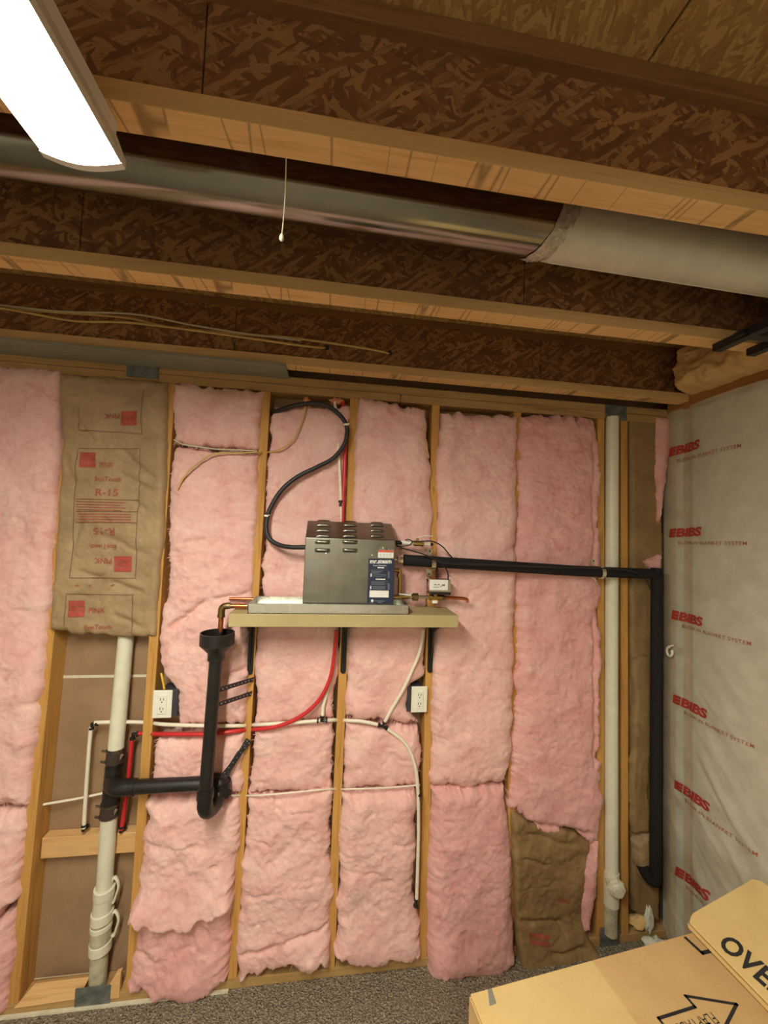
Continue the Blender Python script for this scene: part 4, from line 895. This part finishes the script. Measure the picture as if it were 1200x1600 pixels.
# ================================================================ COPPER DRAIN, FUNNEL, TRAP
YC = -.165
cd_ = thing('copper_drain', 'copper drain tube with bronze elbow over the black funnel', 'pipe', at(345, 985, YC))
h0 = at(348, 946.5, YC); e1 = at(345.5, 965, YC); zc = h0.z; xd = e1.x
n = MB(); n.cyl((px0+.002, YC, zc), (xd+.022, YC, zc), .0095); n.build('horizontal_tube', 'copper', cd_, smooth=60)
n = MB(); n.cyl((px0+.0022, YC, zc), (px0-.012, YC, zc), .0128); n.cyl((xd+.022, YC, zc), (xd+.034, YC, zc), .0118); n.build('solder_joint', 'strap_galv', cd_, smooth=40)
n = MB(); n.tube([(xd+.03, YC, zc), (xd+.022, YC, zc), (xd+.008, YC, zc-.003), (xd+.001, YC, zc-.013), (xd, YC, zc-.03), (xd, YC, zc-.042)], .0132, 16, 4); n.cyl((xd, YC, zc-.036), (xd, YC, zc-.044), .0148); n.build('elbow', 'brass_dull', cd_, smooth=60)
zend = at(345, 983, YC).z
n = MB(); n.cyl((xd, YC, zc-.04), (xd, YC, zend-.012), .0098); n.build('drop_tube', 'copper', cd_, smooth=60)
n = MB(); a = at(358, 935.5, -.045); b = at(398, 936, -.045); n.cyl(a, (b.x, -.045, a.z), .0065); tag(n.build('copper_stub', 'copper', origin=a, smooth=60), 'thin copper stub behind the left end of the drip pan', 'pipe')

fd = thing('floor_drain_trap', 'black drain funnel, standpipe, trap and arm of the condensate drain', 'drain', at(322, 1270, YC))
fc = at(340, 988, YC); xf = at(340, 988, YC).x
ztop = fc.z; R_ = .064
n = MB(); n.lathe([(R_*.93, 0), (R_, 0), (R_, -.045), (R_*.55, -.075), (R_*.5, -.08), (R_*.5, -.105), (.029, -.107), (.024, -.105), (.024, -.08), (R_*.5, -.07), (R_*.93, -.04), (R_*.93, 0)], (xf, YC, ztop), (0, 0, 1), 36, False); n.build('funnel', 'abs', fd, smooth=40)
bot = at(321, 1240, YC); xb_ = bot.x
n = MB(); n.cyl((xf, YC, ztop-.085), (xb_, YC, bot.z), .0245, n=20); n.build('standpipe', 'abs', fd, smooth=60)
ya = -.052; za = at(240, 1228, ya).z; n = MB(); zb2 = at(320, 1255, YC).z; rU = (ya-YC)/2
xr_ = xb_+.034; lean = lambda q: xb_+.034*(1-math.cos(q))/2
pth = [(xb_, YC, bot.z+.02), (xb_, YC, zb2)]+[(lean(q), YC+rU-rU*math.cos(q), zb2-rU*math.sin(q)*.95) for q in np.linspace(.25, math.pi-.25, 8)]+[(xr_, ya, zb2+.01), (xr_, ya, za-.02)]
n.tube(pth, .0285, 20, 2); n.build('trap_bend', 'abs', fd, smooth=60)
n = MB(); n.cyl((xb_, YC, bot.z+.012), (xb_, YC, bot.z-.016), .0315, n=20); n.build('slip_collar', 'abs', fd, smooth=50)
n = MB(); n.tube([(xr_, ya, za-.035), (xr_, ya, za-.014), (xr_-.006, ya, za-.004), (xr_-.022, ya, za), (xr_-.045, ya, za)], .0325, 20, 3); n.build('trap_elbow', 'abs', fd, smooth=60)
s0 = at(176, 1228, .03)
tx = at(195, 1228, ya).x
n = MB(); n.tube([(xb_-.03, ya, za), (tx, ya, za)], .0272, 20); n.build('drain_arm', 'abs', fd, smooth=60)
n = MB(); n.cyl((tx+.04, ya, za), (tx+.012, ya, za), .0305, n=20); n.build('arm_collar', 'abs', fd, smooth=50)
n = MB(); n.cyl((xr_, ya, zb2+.012), (xr_, ya, zb2-.012), .034, n=20); n.build('slip_collar', 'abs', fd, smooth=50)
c = (xr_+.018, ya-.024, za-.028); n = MB(); n.lathe([(.021, -.012), (.024, 0), (.022, .006), (.010, .008), (.009, .013), (.001, .014)], c, (.6, -.8, .0), 18); n.build('cleanout_plug', 'abs', fd, smooth=40)
# perforated hangers
def hanger(pa, pb, label, wpx=7, n_=9):
    a = Vector(pa); b = Vector(pb); d = (b-a); L = d.length; d.normalize(); sdir = Vector((0, -1, 0)).cross(d).normalized(); nn = d.cross(sdir).normalized(); hw = wpx*.5*mpp(b); t = MB()
    t.prism([a-sdir*hw, b-sdir*hw, b+sdir*hw, a+sdir*hw], nn*.0012); t.prism([a-sdir*hw+nn*.0012, b-sdir*hw+nn*.0012, b-sdir*(hw-.002)+nn*.0012, a-sdir*(hw-.002)+nn*.0012], nn*.0012)
    o = tag(t.build('hanger_strap', 'abs', origin=b, smooth=0), label, 'strap')
    s = MB()
    for k in range(n_):
        p = a+d*L*(k+.6)/n_; s.lathe([(.0001, 0), (.0024, 0), (.0024, .0002), (.0001, .0002)], p+(nn if nn.y < 0 else -nn)*.0016+Vector((0, -.001, 0)), (0, -1, 0), 8, False)
    s.build('strap_hole', 'ink_grey', o); return o
hanger(at(344, 1077, YC+.0), at(396, 1061, -.003), 'black perforated hanger strap, upper one holding the standpipe to the stud')
hanger(at(342, 1100, YC+.0), at(393, 1083, -.003), 'black perforated hanger strap, lower one holding the standpipe to the stud')
hanger(at(349, 1216, -.075), at(388, 1155, -.003), 'black perforated hanger strap rising from the trap to the stud, outer one', 8)
hanger(at(347, 1212, -.08), at(391, 1158, -.004), 'black perforated hanger strap rising from the trap to the stud, inner one', 5, 7)

# ================================================================ LEFT DRAIN STACK
YS = .010
ds = thing('drain_stack', 'white plastic drain pipe with black tee in the open bay at left', 'pipe', at(150, 1545, YS))
def S(x, y): return at(x, y, YS+.022*min(1, max(0, (y-1300)/120))+.034*min(1.2, max(0, (1165-y)/170)))
RS = .0300
n = MB(); n.tube([S(200.5, 960), S(196.5, 1000), S(181, 1170)], RS, 24); n.build('upper_pipe', 'pvc', ds, smooth=60)
n = MB(); n.tube([S(171, 1270), S(163, 1388)], RS, 24); n.build('middle_pipe', 'pvc', ds, smooth=60)
n = MB(); n.tube([S(156, 1478), S(152, 1548)], RS*1.08, 24); n.build('lower_pipe', 'pvc_dirty', ds, smooth=60)
n = MB(); n.tube([S(180, 1186), S(178, 1205)], RS*1.0, 20); n.tube([S(179, 1196), S(173.5, 1252)], RS*1.10, 20); n.build('tee', 'abs', ds, smooth=50)
n = MB(); tc_ = S(176, 1226); n.tube([(tc_.x, YS, za-.004), (tc_.x+.012, YS-.03, za-.002), (tc_.x+.03, ya+.012, za), (tx-.02, ya, za), (tx+.02, ya, za)], .0315, 20, 4); n.build('tee_branch', 'abs', ds, smooth=60)
for (x0, y0), (x1, y1) in (((182, 1168), (179.6, 1190)), ((172.5, 1253), (170.6, 1275))):
    a = S(x0, y0); b = S(x1, y1); ax = (b-a).normalized(); n = MB(); n.cyl(a, b, RS*1.13, n=24); cp = n.build('rubber_coupling', 'rubber', ds, smooth=50)
    for k in (.12, .88):
        c = a+(b-a)*k; n = MB(); n.cyl(c-ax*.004, c+ax*.004, RS*1.2, n=24); q = c+Vector((-RS*1.12, -.012, 0)); n.cyl(q+Vector((.004, -.004, 0)), q+Vector((-.014, -.002, .002)), .0045, n=8); n.build('band_clamp', 'stainless' if k < .5 else 'rubber', cp, smooth=40)
    q = a+(b-a)*.5+Vector((RS*.95, -RS*.62, 0)); n = MB(); n.box(q, (.010, .004, .026), Matrix.Rotation(.5, 3, 'Y')); n.build('clamp_tongue', 'panm', cp, smooth=0)
def band(y0, y1, x0, x1, r, name='ring'):
    n = MB(); n.cyl(S(x0, y0), S(x1, y1), r, n=28); return n.build(name, 'pvc', ds, smooth=50, bevel=.002)
band(1385, 1399, 163.5, 162.5, RS*1.28); n = MB(); n.cyl(S(162.5, 1399), S(159.8, 1424), RS*1.20, n=24); n.build('coupling_body', 'pvc', ds, smooth=50)
band(1422, 1437, 160.2, 159.2, RS*1.36); band(1441, 1449, 158.6, 158.2, RS*1.32); n = MB(); n.cyl(S(158.6, 1437), S(156.8, 1472), RS*1.24, n=24); n.build('coupling_body', 'pvc_dirty', ds, smooth=50)
band(1469, 1484, 157.4, 156.6, RS*1.36)
for y0 in (1372, 1425):
    P = [S(174, y0+10), S(178.5, y0), S(183.5, y0+4), S(185.5, y0+14), S(181.5, y0+28), S(178, y0+38), S(175, y0+36)]
    P = [p+Vector((-.002, .004, 0)) for p in P]; n = MB(); n.tube(P, .0052, 10, 5, flat=1.6); n.build('wing_handle', 'pvc', ds, smooth=60)

# ================================================================ RIGHT WHITE PIPE
YR = -.005
rp_ = thing('vent_pipe', 'tall white plastic pipe with a cleanout plug right of the pink batts', 'pipe', at(953, 1455, YR))
def S2(x, y): return at(x, y, YR)
n = MB(); n.tube([S2(956.5, 652), S2(955, 1050), S2(955, 1375)], .0305, 24); n.build('pipe', 'pvc', rp_, smooth=60)
n = MB(); n.tube([S2(954.5, 1400), S2(953.5, 1458)], .0300, 24); n.build('lower_pipe', 'pvc_dirty', rp_, smooth=60)
n = MB(); n.tube([S2(955, 1360), S2(954.5, 1412)], .0345, 24); n.build('wye_body', 'pvc', rp_, smooth=60)
a = S2(955, 1372); b = at(963.5, 1389, YR-.055); d = (b-a).normalized(); n = MB(); n.tube([a, a+d*.03, b], [.033, .035, .037], 24); n.build('wye_branch', 'pvc', rp_, smooth=60)
n = MB(); n.lathe([(.040, -.012), (.041, .0), (.038, .006), (.026, .008), (.024, .01), (.022, .026), (.002, .027)], b, d, 8); n.build('cleanout_plug', 'pvc', rp_, smooth=25)

# ================================================================ CARDBOARD BOX
BZ = .62
pA = atz(733, 1553, BZ); pB = atz(905, 1507, BZ); pC = atz(1085, 1456, BZ)
dx = (pC-pA).normalized(); dy = Vector((dx.y, -dx.x, 0)); Wb = 1.02; Db = .62
dx = Vector((dx.x, dx.y, 0)).normalized(); dy = Vector((dx.y, -dx.x, 0)).normalized()
if dy.y > 0: dy = -dy
bx = thing('cardboard_box', 'large brown cardboard moving box in the lower right foreground', 'box', (pA+dx*Wb/2+dy*Db/2)*1.0-Vector((0, 0, BZ)))
O = pA.copy(); th = .006; Z = Vector((0, 0, 1))
def bquad(o, a, b, t_): m_ = MB(); o = Vector(o); m_.hexa([o, o+a, o+a+b, o+b, o+t_, o+a+t_, o+a+b+t_, o+b+t_]); return m_
lo = Vector((O.x, O.y, .001))
for nm, o, a, tt in (('side_panel', lo, dx*Wb, dy*th), ('side_panel', lo+dy*(Db-th), dx*Wb, dy*th), ('end_panel', lo+dy*th, dy*(Db-2*th), dx*th), ('end_panel', lo+dy*th+dx*(Wb-th), dy*(Db-2*th), dx*th)):
    bquad(o, a, Z*(BZ-.008), tt).build(nm, 'cardboard', bx, smooth=0, bevel=.002)
# two top flaps; seam where they meet
sx = (atz(928, 1503, BZ)-O).dot(dx)
T0 = O-Z*.006
f1 = bquad(T0+dx*.004, dx*(sx-.006), dy*Db, Z*.006).build('top_flap', 'cardboard_light', bx, smooth=0, bevel=.002, label='paler taped top flap')
f2 = bquad(T0+dx*(sx-.001), dx*(Wb-sx), dy*Db, Z*.006).build('top_flap', 'cardboard', bx, smooth=0, bevel=.002)
# strips of packing tape on the pale flap
for (x0, y0), (x1, y1), wpx in (((745, 1560), (1000, 1640), 26),):
    a = atz(x0, y0, BZ+.0005); b = atz(805, 1541, BZ+.0005)
n = MB(); n.prism([atz(762, 1546, BZ+.0006), atz(768, 1544, BZ+.0006), atz(776, 1568, BZ+.0006), atz(765, 1572, BZ+.0006)], (0, 0, .0003)); n.build('torn_tape', 'greyboard', f1, smooth=0)
for (p_, q_) in (((800, 1535), (880, 1600)), ((845, 1521), (985, 1500))):
    pass
n = MB(); a = atz(822, 1545, BZ+.0006); b = atz(880, 1600, BZ+.0006); e_ = atz(990, 1540, BZ+.0006)
n.prism([a, a+dy*.5, a+dy*.5+dx*.003, a+dx*.003], (0, 0, .0004)); n.build('tape_edge', 'cardboard_light', f1, smooth=0)
# arrow outline and words
def stroke(mb, pts, wd, z, closed=True):
    P = [Vector((p.x, p.y, z)) for p in pts]; k = len(P)
    for i in range(k if closed else k-1):
        a, b = P[i], P[(i+1) % k]; d = (b-a).normalized(); s = Vector((-d.y, d.x, 0))*wd/2; mb.add([a-s-d*wd*.45, b-s+d*wd*.45, b+s+d*wd*.45, a+s-d*wd*.45], [(0, 1, 2, 3)])
zt = BZ+.0008
T = atz(1151, 1569, zt); H1 = atz(1071, 1556, zt); N1 = atz(1086, 1573, zt); S1 = atz(1029, 1591, zt)
ax = (N1-S1).normalized(); nv_ = Vector((-ax.y, ax.x, 0))
def mir(p): d = p-T; return T+ax*d.dot(ax)-nv_*d.dot(nv_)
# keep the head symmetrical about the shaft line through the tip
n = MB(); stroke(n, [T, H1, N1, S1, mir(S1), mir(N1), mir(H1)], .0075, zt); n.build('arrow_print', 'ink_black', f2, smooth=0)
b = atz(1110, 1581, zt); a = atz(1054, 1600, zt); up = -(nv_ if nv_.y > 0 else -nv_)*.026
n = MB(); lettering(n, 'FLAPTABS', b, a-b, up, -.006); n.build('lettering', 'ink_black', f2, smooth=0)
n = MB(); stroke(n, [atz(1072, 1466, zt), atz(1097, 1489, zt), atz(1113, 1485, zt)], .011, zt, False); n.build('corner_print', 'ink_black', f2, smooth=0)
# raised flap with OVE
A_ = atz(1070, 1436, BZ+.055); B_ = atz(1215, 1586, BZ+.05); D_ = atz(1182, 1372, BZ+.14)
C_ = B_+(D_-A_)*1.02; nn = (B_-A_).cross(D_-A_).normalized()
if nn.z < 0: nn = -nn
m_ = MB(); A1 = A_+(D_-A_)*.08; 
poly = [A_+(B_-A_)*.06, B_, C_, D_+(C_-D_)*.06, D_-(D_-A_)*.06, A_+(D_-A_)*.12, A_+(D_-A_)*.07+(B_-A_)*.015]
m_.prism(poly, nn*.006); f3 = m_.build('raised_flap', 'cardboard_light', bx, smooth=0, bevel=.0025)
m_ = MB(); m_.prism([A_-nn*.007+(B_-A_)*.03, B_-nn*.007, B_-nn*.012+Z*-.008, A_-nn*.012+(B_-A_)*.04-Z*.008], (dx*.004)); m_.build('flap_fold', 'cardboard_light', bx, smooth=0)
def onfl(x, y): return atp(x, y, A_+nn*.0068, nn)
c0 = onfl(1130, 1467); c1 = onfl(1222, 1548); rt = c1-c0; u_ = nn.cross(rt).normalized()
if u_.dot(onfl(1160, 1450)-onfl(1140, 1470)) < 0: u_ = -u_
n = MB(); hh = (onfl(1163, 1478)-onfl(1151, 1496)).length*1.25; lettering(n, 'OVEN', c0-u_*hh*.5, rt*1.15, u_*hh, .03, 1.05); n.build('lettering', 'ink_black', f3, smooth=0)

# ---------------------------------------------------------------- groups of repeats
GR = {'floor_joist': 'joists across the ceiling', 'insulation_batt': 'pink batts between the wall studs', 'kraft_batt': 'brown paper-faced batts', 'kraft_flap': 'brown paper flaps in the corner',
      'shelf_bracket': 'brackets under the shelf', 'wall_outlet': 'wall outlets', 'pipe_strap': 'straps on the foam pipe', 'hanger_strap': 'hanger straps of the drain',
      'foam_plug': 'foam plugs in the top plate', 'fibre_scrap': 'fibre scraps in the right corner', 'shop_light': 'shop lights', 'insulation_wad': 'yellow fibre wads at the joist ends',
      'wire': 'thin black wires by the steam unit', 'cable': 'cables on joist and wall', 'white_tubing': 'white water tubing', 'red_tubing': 'red water tubing'}
for o in list(COL.objects):
    if o.parent is None and 'category' in o:
        g = GR.get(o.name.split('.')[0])
        if g: o['group'] = g
